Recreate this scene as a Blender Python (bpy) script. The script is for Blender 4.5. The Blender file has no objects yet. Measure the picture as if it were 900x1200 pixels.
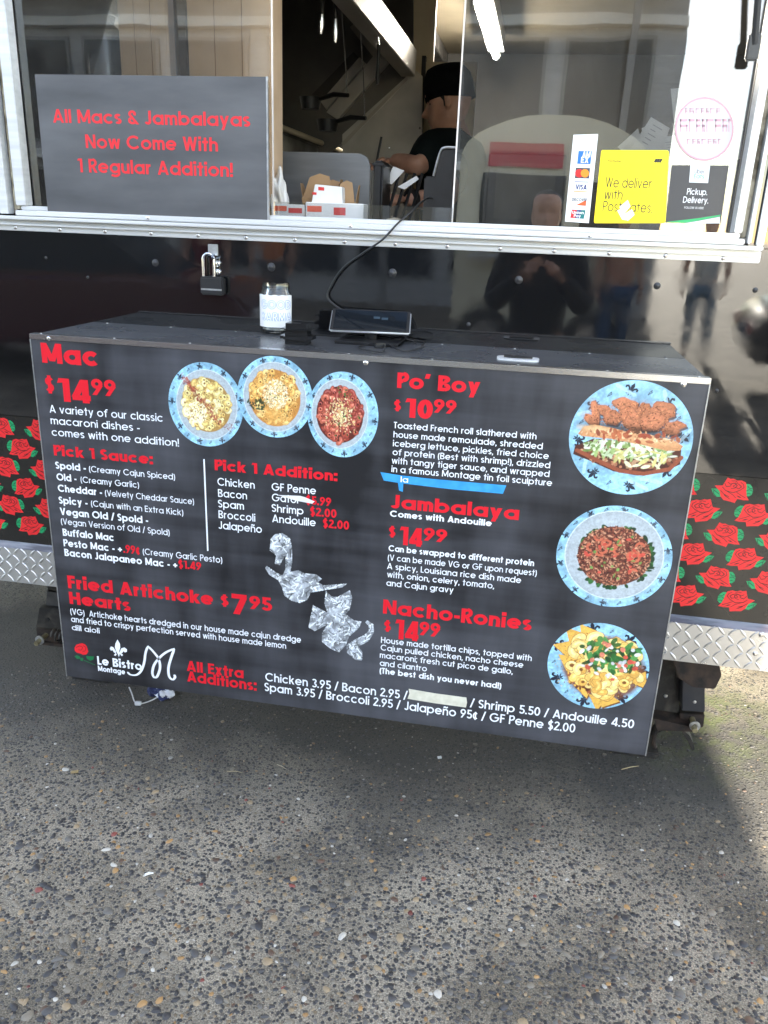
import bpy, bmesh, math, random
import numpy as np
from mathutils import Vector, Matrix
random.seed(7); RNG = np.random.RandomState(11)
scn = bpy.context.scene
COL = scn.collection
R_ = math.radians

# ------------------------------------------------------------------ camera
CAM = np.array([1.1530, -1.7466, 1.4956]); FPX = 948.7
YAW, PITCH, ROLL = R_(-9.613), R_(19.651), R_(2.257)
def _axes():
    cy, sy, cp, sp, cr, sr = math.cos(YAW), math.sin(YAW), math.cos(PITCH), math.sin(PITCH), math.cos(ROLL), math.sin(ROLL)
    f = np.array([sy*cp, cy*cp, -sp]); r = np.array([cy, -sy, 0.0]); u = np.cross(r, f)
    return r*cr+u*sr, -r*sr+u*cr, f
AX_R, AX_U, AX_F = _axes()
cd = bpy.data.cameras.new('camera'); cam = bpy.data.objects.new('camera', cd); COL.objects.link(cam)
cd.sensor_fit = 'HORIZONTAL'; cd.sensor_width = 36.0; cd.lens = 36.0*FPX/900.0
cd.clip_start = 0.02; cd.clip_end = 2000
m = Matrix.Identity(4)
for i in range(3):
    m[i][0] = AX_R[i]; m[i][1] = AX_U[i]; m[i][2] = -AX_F[i]; m[i][3] = CAM[i]
cam.matrix_world = m
scn.camera = cam

# ------------------------------------------------------------------ sky, sun, exposure
SUN_EL, SUN_DX = 14.5, 0.10            # the sun stands low behind the viewer, a little to the right
sdir = Vector((SUN_DX, -1.0, 0)).normalized()*math.cos(R_(SUN_EL)) + Vector((0, 0, math.sin(R_(SUN_EL))))
w = bpy.data.worlds.new('World'); scn.world = w; w.use_nodes = True
nt = w.node_tree; nt.nodes.clear()
out = nt.nodes.new('ShaderNodeOutputWorld'); bg = nt.nodes.new('ShaderNodeBackground')
sky = nt.nodes.new('ShaderNodeTexSky'); sky.sky_type = 'NISHITA'; sky.sun_disc = False
sky.sun_elevation = R_(SUN_EL+8); sky.sun_rotation = math.atan2(sdir.x, sdir.y)
sky.air_density = 1.0; sky.dust_density = 0.15; sky.ozone_density = 1.0
tc = nt.nodes.new('ShaderNodeTexCoord'); mp = nt.nodes.new('ShaderNodeMapping'); mp.inputs['Scale'].default_value = (1, 1, 2.6); mp.inputs['Location'].default_value = (1.9, .7, .4)
nz = nt.nodes.new('ShaderNodeTexNoise'); nz.inputs['Scale'].default_value = 2.3; nz.inputs['Detail'].default_value = 7; nz.inputs['Roughness'].default_value = 0.55
rp = nt.nodes.new('ShaderNodeValToRGB'); rp.color_ramp.elements[0].position = 0.48; rp.color_ramp.elements[1].position = 0.65
mx = nt.nodes.new('ShaderNodeMix'); mx.data_type = 'RGBA'
mx.inputs[7].default_value = (8.4, 7.9, 7.2, 1)
nt.links.new(tc.outputs['Generated'], mp.inputs['Vector']); nt.links.new(mp.outputs['Vector'], nz.inputs['Vector'])
nt.links.new(nz.outputs['Fac'], rp.inputs['Fac']); nt.links.new(rp.outputs['Color'], mx.inputs[0])
nt.links.new(sky.outputs['Color'], mx.inputs[6]); nt.links.new(mx.outputs[2], bg.inputs['Color'])
bg.inputs['Strength'].default_value = 0.07
nt.links.new(bg.outputs['Background'], out.inputs['Surface'])
sd = bpy.data.lights.new('sun', 'SUN'); sd.energy = 5.0; sd.angle = R_(0.4); sd.color = (1.0, 0.93, 0.80)
so = bpy.data.objects.new('sun', sd); COL.objects.link(so)
so.rotation_euler = sdir.to_track_quat('Z', 'Y').to_euler(); so.location = sdir*40
vs = scn.view_settings; vs.view_transform = 'Standard'; vs.look = 'None'; vs.exposure = 3.42; vs.gamma = 1.0; vs.use_curve_mapping = False

# ------------------------------------------------------------------ helpers
def _ray(x, y): return AX_F + AX_R*(x-450)/FPX + AX_U*(600-y)/FPX
def at(x, y, Y):                       # pixel -> point on the upright plane at depth Y
    d = _ray(x, y); return CAM + d*((Y-CAM[1])/d[1])
def atZ(x, y, Z):                      # pixel -> point on the level plane at height Z
    d = _ray(x, y); return CAM + d*((Z-CAM[2])/d[2])
WALL_Y = 0.2818; BW, BH, BTOP = 1.524, 0.918, 1.22
def srgb(r, g, b):
    def f(c):
        c /= 255.0
        return c/12.92 if c <= 0.04045 else ((c+0.055)/1.055)**2.4
    return (f(r), f(g), f(b))

MATS = {}
def mat(name, col=(.5, .5, .5), rough=.5, metal=0.0, col2=None, nscale=8.0, stretch=(1, 1, 1), lo=.35, hi=.65, bump=0.0, bscale=60.0,
        rvar=0.0, ior=1.5, coat=0.0, emit=None, estr=0.0, attr=None, detail=5.0, bstretch=(1, 1, 1), spec=None):
    if name in MATS: return MATS[name]
    mt = bpy.data.materials.new(name); mt.use_nodes = True; n = mt.node_tree; L = n.links
    p = n.nodes['Principled BSDF']
    p.inputs['Base Color'].default_value = (*col, 1); p.inputs['Roughness'].default_value = rough; p.inputs['Metallic'].default_value = metal
    p.inputs['IOR'].default_value = ior; p.inputs['Coat Weight'].default_value = coat; p.inputs['Coat Roughness'].default_value = 0.07
    if spec is not None: p.inputs['Specular IOR Level'].default_value = spec
    tcn = n.nodes.new('ShaderNodeTexCoord')
    def noise(scale, st, det):
        mpn = n.nodes.new('ShaderNodeMapping'); mpn.inputs['Scale'].default_value = st
        nn = n.nodes.new('ShaderNodeTexNoise'); nn.inputs['Scale'].default_value = scale; nn.inputs['Detail'].default_value = det
        L.new(tcn.outputs['Object'], mpn.inputs['Vector']); L.new(mpn.outputs['Vector'], nn.inputs['Vector']); return nn
    if attr:
        a = n.nodes.new('ShaderNodeVertexColor'); a.layer_name = attr; L.new(a.outputs['Color'], p.inputs['Base Color'])
    elif col2 is not None:
        nn = noise(nscale, stretch, detail); rr = n.nodes.new('ShaderNodeValToRGB')
        rr.color_ramp.elements[0].position = lo; rr.color_ramp.elements[1].position = hi
        rr.color_ramp.elements[0].color = (*col, 1); rr.color_ramp.elements[1].color = (*col2, 1)
        L.new(nn.outputs['Fac'], rr.inputs['Fac']); L.new(rr.outputs['Color'], p.inputs['Base Color'])
    if rvar:
        nn = noise(nscale*1.7, stretch, 4); mr = n.nodes.new('ShaderNodeMapRange')
        mr.inputs['To Min'].default_value = max(0.01, rough-rvar); mr.inputs['To Max'].default_value = min(1, rough+rvar)
        mr.inputs['From Min'].default_value = .3; mr.inputs['From Max'].default_value = .7
        L.new(nn.outputs['Fac'], mr.inputs['Value']); L.new(mr.outputs['Result'], p.inputs['Roughness'])
    if bump:
        nn = noise(bscale, bstretch, 3); b = n.nodes.new('ShaderNodeBump'); b.inputs['Strength'].default_value = bump; b.inputs['Distance'].default_value = 0.002
        L.new(nn.outputs['Fac'], b.inputs['Height']); L.new(b.outputs['Normal'], p.inputs['Normal'])
    if emit:
        p.inputs['Emission Color'].default_value = (*emit, 1); p.inputs['Emission Strength'].default_value = estr
    MATS[name] = mt; return mt

ORG = {}
def root(name, label, cat, loc, group=None):
    o = bpy.data.objects.new(name, None); COL.objects.link(o); o.empty_display_size = .05
    o.location = loc; ORG[o.name] = Vector(loc)
    o['label'] = label; o['category'] = cat
    if group: o['group'] = group
    return o
def tag(o, label, cat, group=None):
    o['label'] = label; o['category'] = cat
    if group: o['group'] = group
    return o

class MB:
    def __init__(s): s.v = []; s.f = []; s.c = []; s.mi = []
    def add(s, vs, fs, col=None, mi=0):
        b = len(s.v); s.v += [tuple(float(q) for q in p) for p in vs]
        for f in fs: s.f.append(tuple(i+b for i in f)); s.c.append(col); s.mi.append(mi)
        return s
    def box(s, x0, x1, y0, y1, z0, z1, col=None, mi=0):
        v = [(x, y, z) for z in (z0, z1) for y in (y0, y1) for x in (x0, x1)]
        return s.add(v, [(0, 2, 3, 1), (4, 5, 7, 6), (0, 1, 5, 4), (2, 6, 7, 3), (0, 4, 6, 2), (1, 3, 7, 5)], col, mi)
    def obox(s, c, ax, hx, ay, hy, az, hz, col=None, mi=0):
        c, ax, ay, az = map(Vector, (c, ax, ay, az)); v = []
        for k in (-1, 1):
            for j in (-1, 1):
                for i in (-1, 1): v.append(c+ax*hx*i+ay*hy*j+az*hz*k)
        return s.add(v, [(0, 2, 3, 1), (4, 5, 7, 6), (0, 1, 5, 4), (2, 6, 7, 3), (0, 4, 6, 2), (1, 3, 7, 5)], col, mi)
    def prism(s, pts, vec, col=None, mi=0):          # polygon pts (3D, in a plane) extruded by vec
        n = len(pts); p = [Vector(q) for q in pts]; vec = Vector(vec)
        return s.add(p+[q+vec for q in p], [tuple(range(n))[::-1], tuple(range(n, 2*n))]+[(i, (i+1) % n, n+(i+1) % n, n+i) for i in range(n)], col, mi)
    def tube(s, pts, r, n=8, cap=True, col=None, mi=0):
        pts = [Vector(p) for p in pts]; rs = r if isinstance(r, (list, tuple)) else [r]*len(pts)
        rings = []; up = None
        for i, p in enumerate(pts):
            t = (pts[min(i+1, len(pts)-1)]-pts[max(i-1, 0)]).normalized()
            if up is None: up = Vector((0, 0, 1)) if abs(t.z) < .9 else Vector((1, 0, 0))
            a = t.cross(up).normalized(); b = a.cross(t).normalized(); up = b
            rings.append([p+(a*math.cos(2*math.pi*k/n)+b*math.sin(2*math.pi*k/n))*rs[i] for k in range(n)])
        v = [q for g in rings for q in g]; f = []
        for i in range(len(pts)-1):
            for k in range(n): f.append((i*n+k, i*n+(k+1) % n, (i+1)*n+(k+1) % n, (i+1)*n+k))
        if cap: f += [tuple(range(n))[::-1], tuple(range(len(v)-n, len(v)))]
        return s.add(v, f, col, mi)
    def lathe(s, c, prof, n=20, axis=(0, 0, 1), col=None, mi=0):   # prof: (radius, height) along axis from c
        c = Vector(c); az = Vector(axis).normalized(); ax = az.orthogonal().normalized(); ay = az.cross(ax)
        v = []; f = []
        for r, h in prof:
            for k in range(n):
                a = 2*math.pi*k/n; v.append(c+az*h+(ax*math.cos(a)+ay*math.sin(a))*r)
        for i in range(len(prof)-1):
            for k in range(n): f.append((i*n+k, i*n+(k+1) % n, (i+1)*n+(k+1) % n, (i+1)*n+k))
        if prof[0][0] > 1e-5: f.append(tuple(range(n))[::-1])
        if prof[-1][0] > 1e-5: f.append(tuple(range(len(v)-n, len(v))))
        return s.add(v, f, col, mi)
    def build(s, name, material, parent=None, smooth=False, bevel=0.0, seg=2, fix=True, origin=None):
        me = bpy.data.meshes.new(name)
        off = ORG[parent.name] if parent is not None and parent.name in ORG else Vector(origin if origin is not None else (0, 0, 0))
        me.from_pydata([tuple(Vector(p)-off) for p in s.v], [], s.f); me.update()
        mats = material if isinstance(material, (list, tuple)) else [material]
        for mm in mats: me.materials.append(mm)
        if len(mats) > 1: me.polygons.foreach_set('material_index', s.mi)
        if any(c is not None for c in s.c):
            at_ = me.color_attributes.new('Col', 'FLOAT_COLOR', 'CORNER'); arr = np.ones((len(me.loops), 4), np.float32)
            for p, c in zip(me.polygons, s.c):
                arr[p.loop_start:p.loop_start+p.loop_total, :3] = c if c is not None else (.5, .5, .5)
            at_.data.foreach_set('color', arr.ravel())
        if fix or bevel:
            bm = bmesh.new(); bm.from_mesh(me)
            if fix: bmesh.ops.recalc_face_normals(bm, faces=bm.faces[:])
            if bevel:
                es = [e for e in bm.edges if len(e.link_faces) == 2 and e.calc_face_angle(0) > .5]
                bmesh.ops.bevel(bm, geom=es, offset=bevel, segments=seg, affect='EDGES', clamp_overlap=True)
            bm.to_mesh(me); bm.free()
        if smooth:
            me.polygons.foreach_set('use_smooth', [True]*len(me.polygons))
            if smooth != 'full':
                try: me.set_sharp_from_angle(angle=R_(38))
                except Exception: pass
        o = bpy.data.objects.new(name, me); COL.objects.link(o)
        if parent is not None:
            o.parent = parent
            ORG.setdefault(o.name, off)
        else:
            o.location = off; ORG[o.name] = off
        return o
def inst(src, name, parent, loc, rot=(0, 0, 0), scale=(1, 1, 1), material=None):   # copy sharing mesh data, loc in world
    o = bpy.data.objects.new(name, src); COL.objects.link(o)
    off = ORG[parent.name] if parent is not None and parent.name in ORG else Vector((0, 0, 0))
    o.parent = parent; o.location = Vector(loc)-off; o.rotation_euler = rot; o.scale = scale
    return o
def meshonly(mb, name, material, smooth=False, bevel=0.0):
    o = mb.build(name, material, None, smooth, bevel); me = o.data; bpy.data.objects.remove(o); return me
def spline(pts, n=8):                    # Catmull-Rom
    P = [np.array(p, float) for p in pts]; P = [2*P[0]-P[1]]+P+[2*P[-1]-P[-2]]; o = []
    for i in range(1, len(P)-2):
        for k in range(n):
            t = k/n
            o.append(.5*((2*P[i])+(-P[i-1]+P[i+1])*t+(2*P[i-1]-5*P[i]+4*P[i+1]-P[i+2])*t*t+(-P[i-1]+3*P[i]-3*P[i+1]+P[i+2])*t**3))
    o.append(P[-2]); return o

# ------------------------------------------------------------------ drawn geometric lettering (centre lines with a pen width)
XH, DS = .735, -.27
def glyph(ch, w):
    """polygons/strokes of a glyph with cap height 1: list of ('p', points) polylines and ('d', x0,y0,x1,y1) flat-cut diagonals; returns (items, advance)"""
    h = w/2; I = []
    def l(*p): I.append(('p', [(p[i], p[i+1]) for i in range(0, len(p), 2)], False))
    def arc(cx, cy, rx, ry, a0, a1, n=None):
        n = n or max(4, int(abs(a1-a0)/18)); closed = abs(a1-a0) >= 359.9
        k = n if closed else n+1
        I.append(('p', [(cx+rx*math.cos(R_(a0+(a1-a0)*i/n)), cy+ry*math.sin(R_(a0+(a1-a0)*i/n))) for i in range(k)], closed))
    def d(x0, y0, x1, y1, k=1.0): I.append(('d', x0, y0, x1, y1, k))
    def dot(cx, cy, k=1.15): 
        q = h*k; I.append(('f', [(cx-q, cy-q), (cx+q, cy-q), (cx+q, cy+q), (cx-q, cy+q)]))
    r = XH/2-h; R0 = XH/2; cx = R0; cap = 1.0; sb = .07
    def ring(cx=cx): arc(cx, R0, r, r, 0, 360, 20)
    A = None
    if ch == ' ': return [], .36
    if ch in 'abdgpq':
        if ch in 'bp': ring(R0)
        else: ring(R0)
        xs = h if ch in 'bp' else XH-h
        if ch == 'a': l(xs, 0, xs, XH)
        if ch in 'bd': l(xs, 0, xs, cap)
        if ch in 'pq': l(xs, DS, xs, XH)
        if ch == 'g': l(xs, XH, xs, -.02); arc(R0, -.02, r, .25-h, 0, -150, 9)
        A = XH
    elif ch == 'c': arc(R0, R0, r, r, 42, 318, 15); A = XH*.93
    elif ch == 'e': arc(R0, R0, r, r, 0, 322, 18); l(h, R0, XH-h*.4, R0); A = XH
    elif ch == 'o': ring(); A = XH
    elif ch == 'f': x = .2; l(x, 0, x, .76); arc(x+.2, .76, .2, .25-h, 180, 70, 6); l(0, XH-h, .40, XH-h); A = .42
    elif ch in 'hn':
        l(h, 0, h, cap if ch == 'h' else XH); R2 = .29; arc(R2, XH-R2, R2-h, R2-h, 165, 0, 9); l(2*R2-h, XH-R2, 2*R2-h, 0); A = 2*R2
    elif ch == 'm':
        l(h, 0, h, XH); R2 = .25
        for k in (0, 1):
            c = R2+k*(2*R2-w); arc(c, XH-R2, R2-h, R2-h, 165, 0, 8); l(c+R2-h, XH-R2, c+R2-h, 0)
        A = 4*R2-w
    elif ch == 'u': R2 = .29; l(2*R2-h, 0, 2*R2-h, XH); arc(R2, R2, R2-h, R2-h, 345, 180, 9); l(h, R2, h, XH); A = 2*R2
    elif ch == 'i': l(h, 0, h, XH); dot(h, .93); A = w
    elif ch == 'j': l(h, XH, h, -.08); arc(h-.13, -.08, .13, .19-h, 0, -80, 5); dot(h, .93); A = w
    elif ch == 'l': l(h, 0, h, cap); A = w
    elif ch == 'k': l(h, 0, h, cap); d(w, .32, .46, XH); d(.24, .44, .5, 0); A = .58
    elif ch == 'r': l(h, 0, h, XH); arc(.32, XH-.32, .32-h, .32-h, 165, 88, 5); A = .36
    elif ch == 's':
        q = XH/4+h/4; a = .235-h
        arc(.235, XH-q, a, q-h, 30, 270, 9); arc(.235, q, a, q-h, 90, -150, 9); A = .47
    elif ch == 't': x = .2; l(x, 0, x, .97); l(0, XH-h, .4, XH-h); A = .4
    elif ch == 'v': d(w*.6, XH, .31, 0); d(.62-w*.6, XH, .31, 0); A = .62
    elif ch == 'w': d(w*.55, XH, .24, 0); d(.43, XH, .24, 0); d(.43, XH, .62, 0); d(.86-w*.55, XH, .62, 0); A = .86
    elif ch == 'x': d(w*.6, XH, .58-w*.6, 0); d(.58-w*.6, XH, w*.6, 0); A = .58
    elif ch == 'y': d(w*.6, XH, .32, 0); d(.62-w*.6, XH, .2, DS); A = .62
    elif ch == 'z': l(0, XH-h, .5, XH-h); l(0, h, .52, h); d(.5-w*.6, XH-w, w*.6, w); A = .52
    elif ch == 'A': d(w*.55, 0, .39, 1); d(.78-w*.55, 0, .39, 1); l(.17, .27, .61, .27); A = .78
    elif ch == 'B':
        l(h, 0, h, 1); l(0, 1-h, .3, 1-h); l(0, .52, .32, .52); l(0, h, .32, h)
        arc(.3, .76, .24-h*.6, .24-h, 90, -90, 8); arc(.32, .26, .28-h*.8, .26-h, 90, -90, 8); A = .6
    elif ch == 'C': arc(.5, .5, .5-h, .5-h, 42, 318, 18); A = .92
    elif ch == 'D': l(h, 0, h, 1); l(0, 1-h, .3, 1-h); l(0, h, .3, h); arc(.28, .5, .5-h, .5-h, 90, -90, 12); A = .78
    elif ch == 'E': l(h, 0, h, 1); l(0, 1-h, .5, 1-h); l(0, .52, .47, .52); l(0, h, .5, h); A = .5
    elif ch == 'F': l(h, 0, h, 1); l(0, 1-h, .47, 1-h); l(0, .52, .44, .52); A = .47
    elif ch == 'G': arc(.5, .5, .5-h, .5-h, 45, 360, 20); l(.52, .5, 1.0, .5); A = 1.0
    elif ch == 'H': l(h, 0, h, 1); l(.68-h, 0, .68-h, 1); l(0, .52, .68, .52); A = .68
    elif ch == 'I': l(h, 0, h, 1); A = w
    elif ch == 'J': l(.44-h, 1, .44-h, .22); arc(.22, .22, .22-h, .22-h, 0, -170, 9); A = .46
    elif ch == 'K': l(h, 0, h, 1); d(w, .45, .52, 1); d(.26, .6, .58, 0); A = .64
    elif ch == 'L': l(h, 0, h, 1); l(0, h, .44, h); A = .44
    elif ch == 'M': l(h, 0, h, 1); l(.88-h, 0, .88-h, 1); d(h*1.1, 1, .44, .1); d(.88-h*1.1, 1, .44, .1); A = .88
    elif ch == 'N': l(h, 0, h, 1); l(.72-h, 0, .72-h, 1); d(h*1.2, 1, .72-h*1.2, 0); A = .72
    elif ch in 'OQ':
        arc(.5, .5, .5-h, .5-h, 0, 360, 24)
        if ch == 'Q': d(.62, .3, .95, 0)
        A = 1.0
    elif ch in 'PR':
        l(h, 0, h, 1); l(0, 1-h, .3, 1-h); l(0, .46, .3, .46); arc(.3, .73-h*.0, .25-h*.6, .27-h*.5, 90, -90, 8); A = .54
        if ch == 'R': d(.3, .44, .5, 0); A = .58
    elif ch == 'S':
        q = .26+h*.25; a = .265-h
        arc(.265, 1-q, a, q-h, 25, 270, 10); arc(.265, q, a, q-h, 90, -155, 10); A = .53
    elif ch == 'T': l(.24, 0, .24, 1); l(0, 1-h, .48, 1-h); A = .48
    elif ch == 'U': l(h, 1, h, .32); arc(.32, .32, .32-h, .32-h, 180, 360, 10); l(.64-h, .32, .64-h, 1); A = .64
    elif ch == 'V': d(w*.55, 1, .37, 0); d(.74-w*.55, 1, .37, 0); A = .74
    elif ch == 'W': d(w*.55, 1, .29, 0); d(.5, 1, .29, 0); d(.5, 1, .71, 0); d(1-w*.55, 1, .71, 0); A = 1.0
    elif ch == 'X': d(w*.6, 1, .66-w*.6, 0); d(.66-w*.6, 1, w*.6, 0); A = .66
    elif ch == 'Y': d(w*.6, 1, .32, .4); d(.64-w*.6, 1, .32, .4); l(.32, .48, .32, 0); A = .64
    elif ch == 'Z': l(0, 1-h, .54, 1-h); l(0, h, .56, h); d(.54-w*.6, 1-w, w*.6, w); A = .56
    elif ch == '0': arc(.29, .5, .29-h, .5-h, 0, 360, 20); A = .58
    elif ch == '1': I.append(('f', [(.18, 0), (.18+w, 0), (.18+w, 1), (.18, 1)])); I.append(('f', [(0, 1-w*.95), (.181, 1-w*.8), (.181, 1), (.06, 1)])); A = .18+w
    elif ch == '2': arc(.27, .73, .27-h, .27-h, 170, -35, 9); d(.27+(.27-h)*.8, .62, w*.62, w*.9); l(0, h, .54, h); A = .54
    elif ch == '3': arc(.27, .75, .23-h*.5, .25-h, 150, -90, 9); arc(.27, .26, .27-h*.7, .26-h, 90, -150, 9); A = .54
    elif ch == '4': l(.44, 0, .44, 1); d(.42, 1, w*.4, .24); l(0, .22, .6, .22); A = .6
    elif ch == '5': l(.06, 1-h, .5, 1-h); d(.06+h+.03, 1, .05+h, .5); arc(.27, .32, .27-h*.6, .32-h, 130, -150, 11); A = .54
    elif ch == '6': arc(.29, .31, .29-h, .31-h, 0, 360, 16); d(.44, 1, .1, .42); A = .58
    elif ch == '7': l(0, 1-h, .54, 1-h); d(.54-w*.55, 1-w, .16, 0); A = .54
    elif ch == '8': arc(.27, .76, .23-h*.6, .24-h*.7, 0, 360, 14); arc(.27, .28, .27-h, .28-h*.8, 0, 360, 16); A = .54
    elif ch == '9': arc(.29, .69, .29-h, .31-h, 0, 360, 16); d(.14, 0, .48, .58); A = .58
    elif ch == '.': dot(h, h*1.1); A = w*1.1
    elif ch == ',': dot(h, h*1.1); d(h*1.2, h, h*.4, -.14, .8); A = w*1.1
    elif ch == ';': dot(h, h*1.1); dot(h, XH-h); d(h*1.2, h, h*.4, -.14, .8); A = w*1.1
    elif ch == ':': dot(h, h*1.1); dot(h, XH-h); A = w*1.1
    elif ch == '!': l(h, .3, h, 1); dot(h, h*1.1); A = w*1.1
    elif ch in "'’": d(h*1.3, 1.02, h*.7, .72); A = w
    elif ch == '-': l(0, .36, .3, .36); A = .3
    elif ch == '+': l(0, .4, .54, .4); l(.27, .13, .27, .67); A = .54
    elif ch == '/': d(.02, -.06, .34, 1.04); A = .36
    elif ch == '(': arc(.40, .38, .40-h, .70, 128, 232, 8); A = .24
    elif ch == ')': arc(-.16, .38, .40-h, .70, 52, -52, 8); A = .24
    elif ch == '$':
        q = .26+h*.25; a = .265-h
        arc(.265, 1-q, a, q-h, 25, 270, 10); arc(.265, q, a, q-h, 90, -155, 10); l(.265, -.12, .265, 1.12); A = .53
    elif ch == '¢': arc(.28, .4, .28-h, .36-h*.5, 42, 318, 12); l(.28, -.06, .28, .86); A = .5
    elif ch == '&': arc(.3, .76, .2-h*.3, .24-h, -40, 225, 10); arc(.3, .27, .3-h, .27-h, 120, 350, 10); d(.16, .66, .64, 0); A = .68
    elif ch == 'ñ':
        I2, A = glyph('n', w); I2 = list(I2); I2.append(('p', [(.06, .86), (.2, .96), (.36, .87), (.5, .97)], False)); return I2, A
    else: return [], .3
    return I, A
def gspace(w): return .075+.03*(.2-w)/.1

def stroke_quads(mb, pts, closed, w, T, col):
    n = len(pts); h = w/2; Lp, Rp = [], []
    P = [np.array(p, float) for p in pts]
    for i in range(n):
        a = P[(i-1) % n] if (closed or i > 0) else None; b = P[(i+1) % n] if (closed or i < n-1) else None
        t1 = (P[i]-a) if a is not None else None; t2 = (b-P[i]) if b is not None else None
        t1 = t1/np.linalg.norm(t1) if t1 is not None else None; t2 = t2/np.linalg.norm(t2) if t2 is not None else None
        if t1 is None: t1 = t2
        if t2 is None: t2 = t1
        nrm = np.array([-(t1+t2)[1], (t1+t2)[0]]); nrm /= (np.linalg.norm(nrm)+1e-9)
        k = 1/max(.45, nrm @ np.array([-t1[1], t1[0]]))
        Lp.append(P[i]+nrm*h*k); Rp.append(P[i]-nrm*h*k)
    v = [T(p) for p in Lp]+[T(p) for p in Rp]
    rng = range(n) if closed else range(n-1)
    mb.add(v, [(n+i, n+(i+1) % n, (i+1) % n, i) for i in rng], col)
def text(mb, s, L, Rt, cap, w, col, Y, lift=.0003, capm=None):
    """lay a line of lettering on the upright plane Y between pixel L (baseline start) and x pixel Rt=(x,y); cap = cap height in photo pixels"""
    a = at(L[0], L[1], Y); b = at(Rt[0], Rt[1], Y) if Rt is not None else None
    H = capm or abs(at(L[0], L[1]-cap, Y)[2]-a[2])
    pen = 0; gl = []
    for ch in s:
        g, A = glyph(ch, w); gl.append((g, pen)); pen += A+(gspace(w) if ch != ' ' else 0)
    nat = (pen-gspace(w))*H
    sx = ((b[0]-a[0])/nat) if b is not None else 1.0
    z0 = .5*(a[2]+b[2]) if b is not None else a[2]
    z0 = a[2] if b is None else z0
    k = 0
    for g, px in gl:
        for it in g:
            k += 1; yy = Y-lift-(k % 7)*.00003
            T = lambda p: (a[0]+(px+p[0])*H*sx, yy, z0+p[1]*H)
            if it[0] == 'p': stroke_quads(mb, it[1], it[2], w, T, col)
            elif it[0] == 'f': mb.add([T(p) for p in it[1]], [(0, 1, 2, 3)], col)
            else:
                _, x0, y0, x1, y1, kk = it; hw = .5*kk*w*math.hypot(x1-x0, y1-y0)/max(1e-3, abs(y1-y0)); hw = min(hw, w*1.1)
                mb.add([T((x0-hw, y0)), T((x0+hw, y0)), T((x1+hw, y1)), T((x1-hw, y1))], [(0, 1, 2, 3)], col)
def flat(mb, pxs, Y, col, lift=.0003): # a flat shape traced on the upright plane Y
    p = [at(x, y, Y) for x, y in pxs]; mb.add([(q[0], Y-lift, q[2]) for q in p], [tuple(range(len(p)))], col)

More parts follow.
